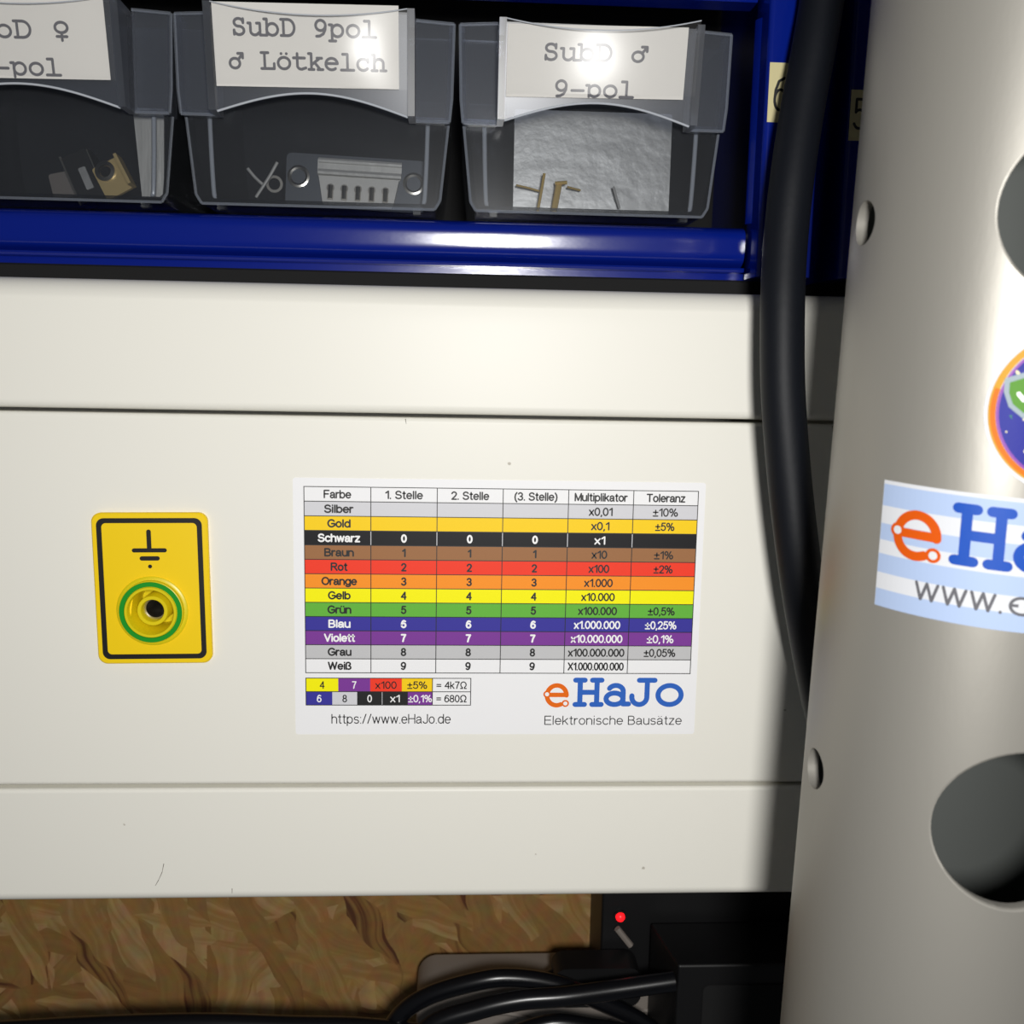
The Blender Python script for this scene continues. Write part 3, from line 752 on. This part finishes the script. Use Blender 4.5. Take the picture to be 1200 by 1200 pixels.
# ------------------------------------------------------------------ clear drawers
WZ0, WZ1 = 42.4, 59.6
def make_drawer(xc, lines, label, film_yaw, bow, lx, pdrop, LZ0, LZ1):
    t = thing('drawer', label, 'drawer', (xc, 9, 26.4), 'clear plastic drawers in the blue cabinet')
    # bin: front panel, sides and floor, back
    hw_t, hw_m, hw_b, zb = 24.2, 23.7, 22.3, 27.4
    def outl(d):
        return [(-hw_t + d, 57.5), (-hw_m + d, WZ0), (-hw_b + d, zb + 1.6), (-hw_b + 1.0 + d * .6, zb + d), (hw_b - 1.0 - d * .6, zb + d), (hw_b - d, zb + 1.6), (hw_m - d, WZ0), (hw_t - d, 57.5)]
    P = outl(0); Q = outl(1.1)
    mb = MB()
    mb.prism([(xc + x, z) for x, z in P], 9, 10.1, 'y')
    mb.prism([(xc + x, z) for x, z in P] + [(xc + x, z) for x, z in Q[::-1]], 10.1, 56, 'y')
    mb.prism([(xc + x, z) for x, z in P], 56, 57.1, 'y')
    for sx in (-18, 18):
        mb.box(xc + sx - .7, xc + sx + .7, 9.6, 12, zb - .9, zb)
    mb.build('bin', 'clear', t)
    mb = MB()
    for a_, b_ in zip(P[1:-1], P[2:-1]):
        mb.sweep([(xc + a_[0], 9, a_[1]), (xc + b_[0], 9, b_[1])], .28, 6, sub=1)
    mb.build('bin_edge', 'bead', t)
    for sx in (-1, 1):
        mb = MB()
        mb.sweep([(xc + sx * 19.9, 10.6, 43.6), (xc + sx * 19.7, 10.6, 36), (xc + sx * 19.4, 10.6, 29.6), (xc + sx * 19.1, 10.7, 28.9)], .42, 10)
        mb.build('glint_rib', 'clear_edge', t)  # whitish rod painted as a glint on the bin's inner edge
    # handle: two wings with a ledge, and the projecting label pocket with an arched lower edge
    B = 16.6
    PT = WZ1 - pdrop
    for sx in (-1, 1):
        mb = MB()
        q = [(sx * (B + 1.2), WZ1), (sx * 24.6, WZ1 - .4), (sx * 24.3, WZ0 + 4), (sx * 23.9, WZ0), (sx * (B + 1.2), WZ0)]
        mb.prism([(xc + x, z) for x, z in q], 6.2, 7.3, 'y')
        mb.prism([(xc + sx * (B + 1.2), WZ0), (xc + sx * 23.9, WZ0), (xc + sx * 23.9, WZ0 + 1), (xc + sx * (B + 1.2), WZ0 + 1)], 7.3, 9, 'y')
        mb.prism([(xc + sx * 24.55, WZ1 - .4), (xc + sx * 24.25, WZ0 + 4), (xc + sx * 23.9, WZ0), (xc + sx * 23.0, WZ0), (xc + sx * 23.4, WZ0 + 4), (xc + sx * 23.7, WZ1 - .4)], 7.3, 11, 'y')
        # pocket cheek
        yz = [(-2.1, PT + .2), (7.3, PT), (7.3, WZ0 - .2), (.9, WZ0 - .3)]
        mb.prism(yz, xc + sx * B, xc + sx * (B + 1.25), 'x')
        mb.build('handle_wing', 'handle', t)
        mb = MB()
        for a_, b_ in zip(q[:-1], q[1:]):
            mb.sweep([(xc + a_[0], 6.2, a_[1]), (xc + b_[0], 6.2, b_[1])], .3, 6, sub=1)
        mb.build('wing_edge', 'bead', t)
    # front plate with arch: strip of quads, tilted so that it faces a little downwards
    def py_(z):
        return -2.0 + (WZ1 - z) * math.tan(math.radians(12.2))
    n = 24
    vs = []
    for k in range(n + 1):
        x = -B + 2 * B * k / n
        za = WZ0 - .2 + 3.3 * math.cos(math.pi / 2 * x / B)
        for z, dy in ((PT - .3, 0), (za, 0), (za, 1.1), (PT - .3, 1.1)):
            vs.append((xc + x, py_(z) + dy + .3, z))
    fs = [(4 * k + a, 4 * k + (a + 1) % 4, 4 * k + 4 + (a + 1) % 4, 4 * k + 4 + a) for k in range(n) for a in range(4)]
    mb = MB(); mb.add(vs, fs); mb.build('label_pocket', 'handle', t, angle=30)
    mb = MB()
    arch = [(xc + -B + 2 * B * k / 16, py_(46) - .1, WZ0 - .25 + 3.3 * math.cos(math.pi / 2 * (-B + 2 * B * k / 16) / B)) for k in range(17)]
    mb.sweep([(p[0], py_(p[2]) + .3, p[2]) for p in arch], .2, 8, sub=2)
    mb.build('pocket_rim', 'clear_edge', t)
    # paper label
    fl = Flat()
    LH = 15.75
    fl.rect(lx - LH, lx + LH, LZ0, LZ1, 'card', 0)
    for body, px, kc, py, pitch in lines:
        q = at(px, py, -1.2)
        typed(fl, body, q.x - xc - kc * pitch, q.z + .2 - (q.x - xc - lx) * math.sin(math.radians(.8)) * 0, pitch, 2.45, .46, 'grey_ink', 1.2, None, LZ0)
    ro = math.radians(.8)
    def card(u, w, h):
        u2, w2 = u, w + (u - lx) * math.sin(ro)
        return (xc + u2, py_(w2) + .12 - h * .8, w2)
    fl.to_mb(card).build('label_card', fl.mats, t, fix=False)
    # clear window in front of the paper, slightly bowed, its top edge dished
    mb = MB()
    nx, nz = 28, 8
    vs = []
    for j in range(nz + 1):
        for i in range(nx + 1):
            x = -B + 2 * B * i / nx
            top = PT + .1 - 1.9 * (1 - (x / B) ** 2)
            z = 46.3 + (top - 46.3) * j / nz
            bz = (z - 53) / 7
            y = py_(z) - .25 - bow * (1 - (x / B) ** 2) * (1 - .15 * bz * bz) - film_yaw * (x + B if film_yaw > 0 else x - B)
            vs.append((xc + x, y, z))
    mb.add(vs, [(j * (nx + 1) + i, j * (nx + 1) + i + 1, (j + 1) * (nx + 1) + i + 1, (j + 1) * (nx + 1) + i) for j in range(nz) for i in range(nx)], 0, True)
    e = [vs[nz * (nx + 1) + i] for i in range(nx + 1)]
    o = mb.build('label_window', 'film', t, fix=False)
    mb = MB(); mb.sweep(e, .11, 6, sub=1); mb.build('window_edge', 'clear_edge', t)
    return t
D1C, D2C, D3C = -75.3, -25.5, 24.75
make_drawer(D1C, [('SubD ♀', 34, 3.88, 44, 3.2), ('9-pol', 66, 4.9, 86.5, 2.85)], 'clear drawer with paper label reading SubD and a female sign, at left', 0.0, 0.9, -.3, .6, 46.2, 59.0)
make_drawer(D2C, [('SubD 9pol', 274, .2, 39.6, 2.76), ('♂ Lötkelch', 267.5, .11, 76.5, 2.72)], 'clear drawer whose paper label reads SubD 9pol and Lötkelch', 0.0, 1.5, -.65, .8, 46.3, 59.2)
make_drawer(D3C, [('SubD ♂', 640, .2, 68.5, 3.1), ('9-pol', 653, .2, 109.5, 2.9)], 'clear drawer with label SubD male sign 9-pol and grey sheet inside', 0.075, 0.8, -.65, 1.6, 46.2, 57.6)
# ------------------------------------------------------------------ what lies in the drawers
def frame_at(p, ang, lean=0.0):
    ca, sa = math.cos(ang), math.sin(ang)
    def fn(q):
        x, y, z = q
        y2 = y * math.cos(lean) - z * math.sin(lean); z2 = y * math.sin(lean) + z * math.cos(lean)
        return (p[0] + x * ca - z2 * sa, p[1] + y2, p[2] + x * sa + z2 * ca)
    return fn
def connector(p, ang, lean, label):
    """nine way d-shaped connector seen from its solder cups"""
    t = thing('connector', label, 'connector', p)
    f = frame_at(p, ang, lean)
    mb = MB()
    mb.prism(rrect(-13, 13.6, -4.3, 5.6, 1.0, 4), 0, .9, 'y')
    mb.map(f).build('flange', 'dull_flange', t)
    for x in (-10.6, 11.4):
        mb = MB(); mb.lathe([(2.1, .0), (2.1, .25), (1.7, .35), (1.35, .2), (1.3, -.6), (.01, -.6)], 24, 0, (x, 0, 1.2)); mb.map(f).build('screw_hole', 'metal', t)
    f0 = f; f = lambda q: f0((q[0] + 1.0, q[1], q[2]))
    mb = MB()
    mb.sweep([(-7.8, -.5, 4.4), (8, -.5, 4.4)], .55, 8, sub=1); mb.sweep([(-7.8, -1.0, 2.1), (8, -1.0, 2.1)], .6, 8, sub=1)
    mb.prism(rrect(-8, 8, 1.4, 4.9, .5, 3), -.6, 0, 'y')
    mb.map(f).build('shell', 'bright_strip', t)
    mb = MB(); mb.prism([(-7.6, 1.2), (-6.7, -3.7), (-6.3, -4.1), (6.3, -4.1), (6.7, -3.7), (7.6, 1.2)], -1.6, 0, 'y'); mb.map(f).build('insulator', 'dsub_body', t)
    for k in range(5):
        mb = MB(); x = -5.2 + 2.6 * k
        mb.sweep([(x, -2.0, -.6), (x, -2.3, -3.1)], .55, 8, sub=1); mb.lathe([(.7, .3), (.75, .6), (.35, .6), (.35, .2)], 12, 0, (x, -1.7, -1.0))
        mb.map(f).build('solder_cup', 'metal', t)
    return t
c2 = at(414, 207, 18)
connector((c2.x + .2, 17.5, c2.z - 1.9), math.radians(-2), math.radians(-4), 'silver D-shaped connector with five solder cups in the middle drawer')
def pin(pts, rad, mat, label, name='contact_pin', group=None, cap=None):
    mb = MB(); mb.sweep(pts, rad, 8, sub=3)
    if cap:
        mb.sweep(cap[0], cap[1], 8, sub=1)
    o = mb.build(name, mat, None, tuple(pts[0])); tag(o, label, 'pin', group)
    return o
def seg(px, Y=15, rad=.3):
    return [tuple(at(a, b_, Y + i * .6)) for i, (a, b_) in enumerate(px)]
pin(seg([(325, 190), (315, 208), (300, 231)], 14), .3, 'bright_strip', 'thin metal pin leaning right, crossing another pin in the middle drawer')
pin(seg([(290, 197), (299, 208), (310, 218)], 17), .3, 'bright_strip', 'thin metal pin leaning left, crossing another pin in the middle drawer')
mb = MB(); p = at(322, 216, 17); mb.lathe([(1.6, 0), (1.6, .4), (1.1, .4), (1.1, 0)], 24, 0, tuple(p), closed=True)
tag(mb.build('metal_ring', 'metal', None, tuple(p)), 'small metal ring lying beside the crossed pins in the middle drawer', 'ring')
# drawer with the grey sheet
a_, b_ = at(601, 250, 18), at(788, 134, 18)
mb = MB(); mb.prism(rrect(a_.x, b_.x, 28.6, b_.z, .4, 3), 18, 18.6, 'y')
tag(mb.build('divider_sheet', 'foil', None, (a_.x, 18, 28.6)), 'scratched grey metal sheet standing upright in the right-hand drawer', 'sheet')
G3 = 'brass pins in the right-hand drawer'
pin(seg([(638, 203), (634, 226), (630, 248)], 13.5), .28, 'brass', 'tall thin brass pin standing left of the thicker pin in right-hand drawer', group=G3)
cp_ = at(657, 215, 14)
pin(seg([(655, 216), (652, 232), (649, 248)], 14), .62, 'brass', 'thickest brass pin with a small cross cap in right-hand drawer', group=G3, cap=([(cp_.x - 1.1, 14, cp_.z), (cp_.x + 1.2, 14, cp_.z + .2)], .35))
pin(seg([(605, 217), (618, 220), (632, 224)], 14.6), .2, 'brass', 'short brass pin lying nearly level at far left in right-hand drawer', group=G3)
pin(seg([(665, 219), (672, 221), (680, 223)], 14.6), .2, 'brass', 'tiny brass pin lying level just right of the thickest pin', group=G3)
pin(seg([(719, 219), (722, 231), (726, 244)], 14.6), .25, 'bright_strip', 'single dull pin slanting at the right of the other pins', group=G3)
# left drawer
p = at(136, 206, 18)
t = thing('mounting_bracket', 'bent brass-toned bracket with a round hole in the left drawer', 'bracket', tuple(p))
f = frame_at(tuple(p), math.radians(28), math.radians(-8))
mb = MB(); mb.prism(rrect(-3.6, 1.8, -3.4, 3.2, .4, 3), 0, .7, 'y'); mb.box(1.8, 2.4, -2.4, .7, -3.4, 2.8); mb.map(f).build('plate', 'bracket', t)
mb = MB(); mb.lathe([(1.9, 0), (1.9, .5), (1.2, .6), (1.1, 0), (1.1, -.3), (.01, -.3)], 24, 0, (-1.4, 0, 1.6)); mb.map(f).build('hole_collar', 'metal', t)
mb = MB(); mb.lathe([(1.08, .05), (.01, .05)], 24, 0, (-1.4, 0, 1.6)); mb.map(f).build('hole', 'gap_dark', t)
p = at(103, 205, 19)
t = thing('connector', 'dark connector lying on its side in the left drawer', 'connector', tuple(p))
f = frame_at(tuple(p), math.radians(22), 0)
mb = MB(); mb.prism(rrect(-3.4, 1.6, -4.6, 4.6, .3, 3), 0, 5, 'y'); mb.map(f).build('body', 'black', t)
mb = MB(); mb.box(-3.7, -3.4, -.2, 5, -4.8, 4.8); mb.box(1.6, 1.8, -.1, 5, -2, 4.4); mb.map(f).build('edge_strip', 'metal', t)
mb = MB(); mb.prism(rrect(-1.2, .2, -2.6, 1.6, .2, 2), -.4, 0, 'y'); mb.map(f).build('slot', 'foil', t)
p = at(78, 216, 22)
mb = MB(); mb.prism(rrect(-3, 3, -2.4, 2.4, .5, 3), 0, 3, 'y'); mb.map(frame_at(tuple(p), math.radians(12)))
tag(mb.build('plastic_housing', 'strip', None, tuple(p)), 'small grey plastic housing at the back left of the left drawer', 'housing')
p0, p1 = at(167, 230, 15), at(193, 135, 15)
mb = MB(); mb.prism([(p0.x + .2, 28.9), (p1.x - .3, 28.9), (p1.x + .1, p1.z), (p0.x - .9, p1.z)], 14, 14.6, 'y')
tag(mb.build('metal_strip', 'bright_strip', None, (p0.x, 14, 28.8)), 'narrow bright metal strip standing at the right end of the left drawer', 'strip')

# ------------------------------------------------------------------ silver perforated tube
TXA, TYA, TR, TROT = 74.75, -48.0, 20.55, math.atan(.0245)
tb = thing('perforated_tube', 'thick silver tube with large round holes standing at the right', 'tube', (TXA, TYA, 0), rot=(0, TROT, 0), local=True)
mb = MB()
ZB, ZT = -175, 110
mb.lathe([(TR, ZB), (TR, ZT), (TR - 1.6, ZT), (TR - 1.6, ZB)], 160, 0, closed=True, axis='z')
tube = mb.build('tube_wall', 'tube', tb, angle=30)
cutters = []
def cutter(z, r, ang, l0, l1):
    mb = MB()
    n = 64 if r > 5 else 32
    c_, s_ = math.cos(ang), math.sin(ang)
    vs = []
    for l in (l0, l1):
        for k in range(n):
            a = 2 * math.pi * k / n
            u, w = r * math.cos(a), r * math.sin(a)
            vs.append((-s_ * l + c_ * u, -c_ * l - s_ * u, z + w))
    mb.add(vs, [(k, (k + 1) % n, n + (k + 1) % n, n + k) for k in range(n)] + [list(range(n)), list(range(n, 2 * n))[::-1]])
    o = mb.build('cutter', 'tube', tb)
    cutters.append(o)
    b_ = tube.modifiers.new('hole', 'BOOLEAN'); b_.object = o; b_.operation = 'DIFFERENCE'; b_.solver = 'EXACT'
for z in (18.7, -58.4, -135.5, 95.8):
    cutter(z, 10.45, math.radians(1.0), 5, 30)
    cutter(z, 2.95, math.radians(88), 5, 30)
    cutter(z, 2.95, math.radians(-88), 5, 30)
bpy.context.view_layer.update()
apply_mods(tube)
bm = bmesh.new(); bm.from_mesh(tube.data)
bmesh.ops.remove_doubles(bm, verts=bm.verts, dist=2e-6)
rim = []
for e in bm.edges:
    if len(e.link_faces) == 2 and e.calc_face_angle() > math.radians(45):
        if all(abs(math.hypot(v.co.x, v.co.y) - TR * S) < 6e-5 and abs(v.co.z) < 0.09 and abs(v.co.x) < 0.0125 and v.co.y < 0 for v in e.verts):
            rim.append(e)
bmesh.ops.bevel(bm, geom=rim, offset=.45 * S, segments=2, profile=.5, affect='EDGES')
for f in bm.faces:                                   # inner faces get the darker colour that paints the shade inside
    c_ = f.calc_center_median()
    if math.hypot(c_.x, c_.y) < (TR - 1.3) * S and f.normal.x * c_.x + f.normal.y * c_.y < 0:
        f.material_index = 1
bm.to_mesh(tube.data); bm.free()
tube.data.materials.append(M['tube_inner_shade'])
for o in cutters:
    bpy.data.objects.remove(o)
tube.data.polygons.foreach_set('use_smooth', [True] * len(tube.data.polygons))
tube.data.set_sharp_from_angle(angle=math.radians(60))
me = tube.data
cn = [V(n_.vector) for n_ in me.corner_normals]
for p in me.polygons:
    c_ = p.center; r_ = math.hypot(c_.x, c_.y)
    rad = V((c_.x / r_, c_.y / r_, 0))
    d_ = p.normal.dot(rad)
    if abs(d_) > 0.985:
        for li in p.loop_indices:
            q = me.vertices[me.loops[li].vertex_index].co
            cn[li] = V((q.x, q.y, 0)).normalized() * (1 if d_ > 0 else -1)
me.normals_split_custom_set([tuple(v) for v in cn])

RM = Matrix.Rotation(TROT, 3, 'Y')
def on_tube_px(px, py):
    """(s, z) on the unrolled tube where the photograph shows a pixel"""
    d = FW + RT * ((px - 600) / FPX) + UP * ((600 - py) / FPX)
    inv = RM.transposed()
    o_ = inv @ (EYE - V((TXA, TYA, 0))); d = inv @ d
    a = d.x ** 2 + d.y ** 2; b_ = 2 * (o_.x * d.x + o_.y * d.y); c_ = o_.x ** 2 + o_.y ** 2 - TR ** 2
    t = (-b_ - math.sqrt(max(0, b_ * b_ - 4 * a * c_))) / (2 * a)
    p = o_ + d * t
    return TR * math.atan2(p.x, -p.y), p.z
def on_tube(s_, z, h):
    r = TR + 0.03 + h
    return (r * math.sin(s_ / TR), -r * math.cos(s_ / TR), z)

# shop sticker wrapped on the tube
ts = thing('shop_sticker', 'striped pale blue sticker with orange and blue lettering wrapped on silver tube', 'sticker', (TXA, TYA, 0), rot=(0, TROT, 0), local=True)
sTL, zTL = on_tube_px(1037, 562)
sBL, zBL = on_tube_px(1025, 708)
ks = (sTL - sBL) / (zTL - zBL)
skew = 0.035
def sk(u, w):          # sticker coordinates: u right from the left edge, w up from the lower edge
    return (sBL + u + w * ks - 0.0, zBL + w + u * SLOPE)
s2, z2 = on_tube_px(1195, 584)
SLOPE = (z2 - zTL) / (s2 - sTL)
SH, SW = zTL - zBL, 46.0
def st_uw(px, py):
    s_, z_ = on_tube_px(px, py)
    w = 0.0
    for _ in range(4):
        u = s_ - sBL - w * ks
        w = z_ - zBL - u * SLOPE
    return u, w
def st_map(u, w, h):
    a, b_ = sk(u, w)
    return on_tube(a, b_, h)
fl = Flat()
fl.rect(0, SW, 0, SH, 'dimmed_paper', 1, 60, 1)
for a, b_ in ((.80, .97), (.53, .66), (.27, .42), (.0, .14)):
    fl.rect(0.05, SW - .05, SH * a, SH * b_, 'stripe', 1.5, 60, 1)
fl.to_mb(st_map).build('printed_foil', fl.mats, ts, fix=False)
u0, w0 = st_uw(1044, 652); u1, w1 = st_uw(1104, 603)
fl = Flat()
k_ = 6.3
logo_e(fl, u0 + .1, w0 + .35, k_, 3, .7, 'dimmed_orange', 'dimmed_paper')
uH, wH = st_uw(1121, 661); uH1, wH1 = st_uw(1192, 598)
wid = uH1 - uH
gl = 8.35
for i, (ch, du, ww) in enumerate((('H', 0, wid / .84 * .97), ('a', wid * 1.13, wid), ('J', wid * 2.1, wid), ('o', wid * 3.1, wid * 1.1))):
    fl.lift = 0.0
    for pl in G[ch]:
        fl.stroke([(uH - .35 + du + ww * (x - .08), wH + .55 + 6.55 * z) for x, z in pl], 1.3, 'logo_blue_dark', 3, .7)
fl.to_mb(st_map).build('logo', fl.mats, ts, fix=False)
fl = Flat()
uw, ww_ = st_uw(1071, 704); uw2, _ = st_uw(1166, 713)
fl.text('www', uw, ww_ + .25, 3.3, 'grey_ink', 3, uw2 - uw, .115, 'l')
fl.text('.eHaJo.de', uw2 + .4, ww_ + .25, 3.3, 'grey_ink', 3, 27, .115, 'l')
fl.to_mb(st_map).build('lettering', fl.mats, ts, fix=False)

# round badge
bt = thing('round_badge_sticker', 'round sticker with golden rim and green shield on the silver tube', 'sticker', (TXA, TYA, 0), rot=(0, TROT, 0), local=True)
sb, zb_ = on_tube_px(1153, 479)
_, zt = on_tube_px(1199, 398); _, zl = on_tube_px(1199, 560)
sx_, _ = on_tube_px(1199, 479)
hh = (zt - zl) / 2; dx = sx_ - sb
RB = (dx * dx + hh * hh) / (2 * dx)
bc = (sb + RB, (zt + zl) / 2)
def bmap(u, w, h):
    return on_tube(bc[0] + u, bc[1] + w, h)
def disc_grid(fl, r, mat, layer):
    for k in range(1, 9):
        fl.ring(0, 0, r * (k - 1) / 8 + 1e-4, r * k / 8, mat, layer, 64)
fl = Flat(); disc_grid(fl, RB, 'dimmed_paper', 1); fl.to_mb(bmap).build('backing', fl.mats, bt, fix=False)
fl = Flat()
fl.ring(0, 0, RB * .875, RB * .955, 'gold_ring', 2, 90); fl.ring(0, 0, RB * .87, RB * .93, 'orange_ring', 3, 60, 165, 270)
fl.to_mb(bmap).build('rim', fl.mats, bt, fix=False)
fl = Flat(); disc_grid(fl, RB * .868, 'navy', 2)
fl.ring(0, 0, RB * .835, RB * .868, 'row_violet', 3, 90)
for k in range(46):
    a = random.uniform(0, 6.28); r = RB * .82 * math.sqrt(random.random())
    fl.disc(r * math.cos(a), r * math.sin(a), random.uniform(.1, .28), 'badge_star', 3, 8)
# shield with tick
def shield(cx, cz, k, mat, ly):
    p = [(-1, .75), (-.5, .95), (0, 1.15), (.5, .95), (1, .75), (.98, .1), (.7, -.6), (0, -1.15), (-.7, -.6), (-.98, .1)]
    fl.poly([(cx, cz)] + [(cx + k * x, cz + k * z) for x, z in p], [(0, i + 1, (i + 1) % len(p) + 1) for i in range(len(p))], mat, ly)
bx, bz = -RB * .56, RB * .17
shield(bx, bz, 2.5, 'badge_grey', 4); shield(bx, bz, 1.9, 'badge_green', 5)
fl.stroke([(bx - .8, bz + .1), (bx - .2, bz - .6), (bx + .9, bz + .8)], .5, 'ink_white', 6)
fl.poly([(-RB * .72, -RB * .08), (-RB * .2, -RB * .05), (0, -RB * .3), (-RB * .15, -RB * .75)], [(0, 1, 2, 3)], 'badge_teal', 3.5)
fl.disc(-RB * .3, -RB * .2, 1.25, 'ink_white', 4); fl.disc(-RB * .28, -RB * .22, .95, 'badge_red', 5)
fl.disc(-RB * .3, -RB * .5, 1.3, 'badge_green', 4)
fl.disc(RB * .3, -RB * .1, 2.6, 'badge_green', 4); shield(RB * .35, RB * .4, 1.6, 'badge_grey', 4)
fl.to_mb(bmap).build('picture', fl.mats, bt, fix=False)

# ------------------------------------------------------------------ thick black cord hanging in front
cpx = [(968, -60, -5), (963, 0, -5.5), (953, 60, -7), (940, 130, -8.5), (928, 210, -10.5), (920, 290, -12), (917, 360, -13.5), (917, 440, -14.5), (920, 500, -15),
       (927, 580, -15.5), (938, 670, -16), (949, 740, -16), (962, 810, -15.5), (980, 890, -15), (998, 980, -14.5), (1010, 1100, -14.5), (1015, 1300, -14.5)]
wpx = [46, 46, 48, 51, 53.5, 55, 55, 54, 53, 52, 51, 50, 49, 48, 48, 48, 48]
pts, rad = [], []
for (px, py, Y), w in zip(cpx, wpx):
    q = at(px, py, Y); pts.append(tuple(q)); rad.append(3.72)
mb = MB(); mb.sweep(pts, rad, 24, sub=10)
o = tag(mb.build('rubber_cable', 'cord', None, pts[8]), 'thick black rubber cable hanging down between trunking and silver tube', 'cable')

# ------------------------------------------------------------------ under the trunking
ps = at(490, 1121, 58); pe = at(760, 1121, 45)
t = thing('power_strip', 'pale grey power strip end showing behind black cables under the trunking', 'power strip', (ps.x + 20, 50, ps.z - 45))
mb = MB(); mb.prism(rrect(ps.x, ps.x + 70, ps.z - 48, ps.z, 5, 8), 44, 60, 'y', 0, True); bevel(mb.build('housing', 'strip', t), 1.5)
for k in range(2):
    mb = MB(); mb.lathe([(19, .3), (18.4, .5), (17.8, .2), (17.6, -9), (.01, -9)], 48, 0, (ps.x + 20 + 38 * k, 44, ps.z - 25)); mb.build('outlet', 'strip', t)
def cable(px, rad, label, flat=1):
    mb = MB()
    q = [tuple(at(a, b_, Y)) for a, b_, Y in px]
    mb.sweep(q, rad, 14, sub=8)
    return tag(mb.build('cable', 'cable', None, q[0]), label, 'cable', 'black cables under the trunking')
cable([(445, 1250, 34), (463, 1197, 33), (500, 1168, 32), (560, 1150, 31), (600, 1146, 31), (650, 1153, 31), (700, 1172, 31), (755, 1200, 31), (800, 1240, 31)], 2.1, 'black cable arching highest over the grey power strip')
cable([(475, 1260, 24), (500, 1206, 24), (560, 1183, 24), (610, 1172, 24), (660, 1168, 24), (720, 1160, 25), (790, 1150, 25.5)], 2.2, 'black cable with a bright glint running to the black adapter')
cable([(-60, 1212, 34), (40, 1206, 34), (140, 1201, 34), (240, 1199, 33), (340, 1202, 32), (420, 1204, 31), (500, 1212, 31), (640, 1230, 31)], 2.2, 'black cable running flat along the bottom left below the board wall')
cable([(560, 1230, 27), (640, 1200, 27), (700, 1205, 27), (770, 1216, 27)], 2.0, 'short black cable low in front of the grey power strip')
# plug on the cable
p = at(692, 1150, 38)
mb = MB(); mb.prism(rrect(p.x - 9, p.x + 12, p.z - 5.5, p.z + 4.5, 3, 5), 36, 44, 'y', 0, True)
t = thing('plug', 'black mains plug pushed into the grey power strip', 'plug', tuple(p))
mb.build('plug_body', 'black', t)
mb = MB(); mb.sweep([(p.x - 8, 40, p.z - 1), (p.x - 13, 39, p.z - 2.5)], [3.2, 2.2], 12, sub=2); mb.build('strain_relief', 'black', t)
# adapter box
n0, f0 = at(795, 1126, 26), at(762, 1086, 44)
t = thing('power_adapter', 'black box-shaped power adapter under the trunking with worn side edges', 'adapter', (n0.x + 20, 34, n0.z - 40))
mb = MB()
nx, fx = n0.x, f0.x
mb.prism([(nx, 26), (nx + 48, 26), (nx + 48, 44), (fx, 44)], n0.z - 45, (n0.z + f0.z) / 2, 'z')
o = mb.build('housing', 'black', t); bevel(o, .7, 2)
ztop = (n0.z + f0.z) / 2
mb = MB(); mb.prism(rrect(nx + 6, nx + 40, ztop - 38, ztop - 5, 1.5, 4), 25.7, 26, 'y'); mb.build('rating_panel', 'gap_dark', t)
# device with red led
l0 = at(727, 1075, 46)
t = thing('charger', 'dark charger on the board wall with a glowing red light', 'charger', (l0.x + 18, 56, l0.z - 30))
mb = MB(); mb.prism(rrect(l0.x - 4.6, l0.x + 60, l0.z - 34, l0.z + 20, 3, 5), 46.6, 65.8, 'y'); o = mb.build('housing', 'black', t); bevel(o, .8, 2)
mb = MB(); mb.lathe([(1.7, 0), (1.7, .6), (1.25, .6), (1.25, 0)], 20, 0, (l0.x, 46.6, l0.z), closed=True); mb.build('light_bezel', 'black', t)
mb = MB(); mb.lathe([(1.12, 0), (1.12, .7), (.95, 1.1), (.5, 1.4), (.001, 1.5)], 20, 0, (l0.x, 46.6, l0.z)); mb.build('indicator_light', 'led', t)
q0, q1 = at(723, 1088, 44), at(739, 1108, 44)
mb = MB(); mb.sweep([tuple(q0), tuple(q1)], .8, 8, sub=1); mb.build('catch', 'strip', t)

# ------------------------------------------------------------------ light: the phone's flash, dim room light
sp_ = bpy.data.lights.new('flash', 'SPOT')
sp_.energy = 2.3; sp_.spot_size = math.radians(160); sp_.spot_blend = 1.0; sp_.shadow_soft_size = 0.014
sp_.color = (1.0, 0.985, 0.955)
lo = bpy.data.objects.new('flash', sp_); C.objects.link(lo)
lo.location = (0.015, -0.245, 0.013)
lo.rotation_euler = (V((0.012, 0, -0.035)) - V((0.015, -0.245, 0.013))).to_track_quat('-Z', 'Y').to_euler()
w = bpy.data.worlds.new('room'); bpy.context.scene.world = w
w.use_nodes = True
w.node_tree.nodes['Background'].inputs['Color'].default_value = (0.9, 0.95, 1.0, 1)
w.node_tree.nodes['Background'].inputs['Strength'].default_value = 0.05
sc = bpy.context.scene
sc.view_settings.view_transform = 'Standard'
sc.view_settings.look = 'None'
sc.view_settings.exposure = 0.0
sc.view_settings.gamma = 1.0
sc.view_settings.use_curve_mapping = False
sc.cycles.transparent_max_bounces = 32
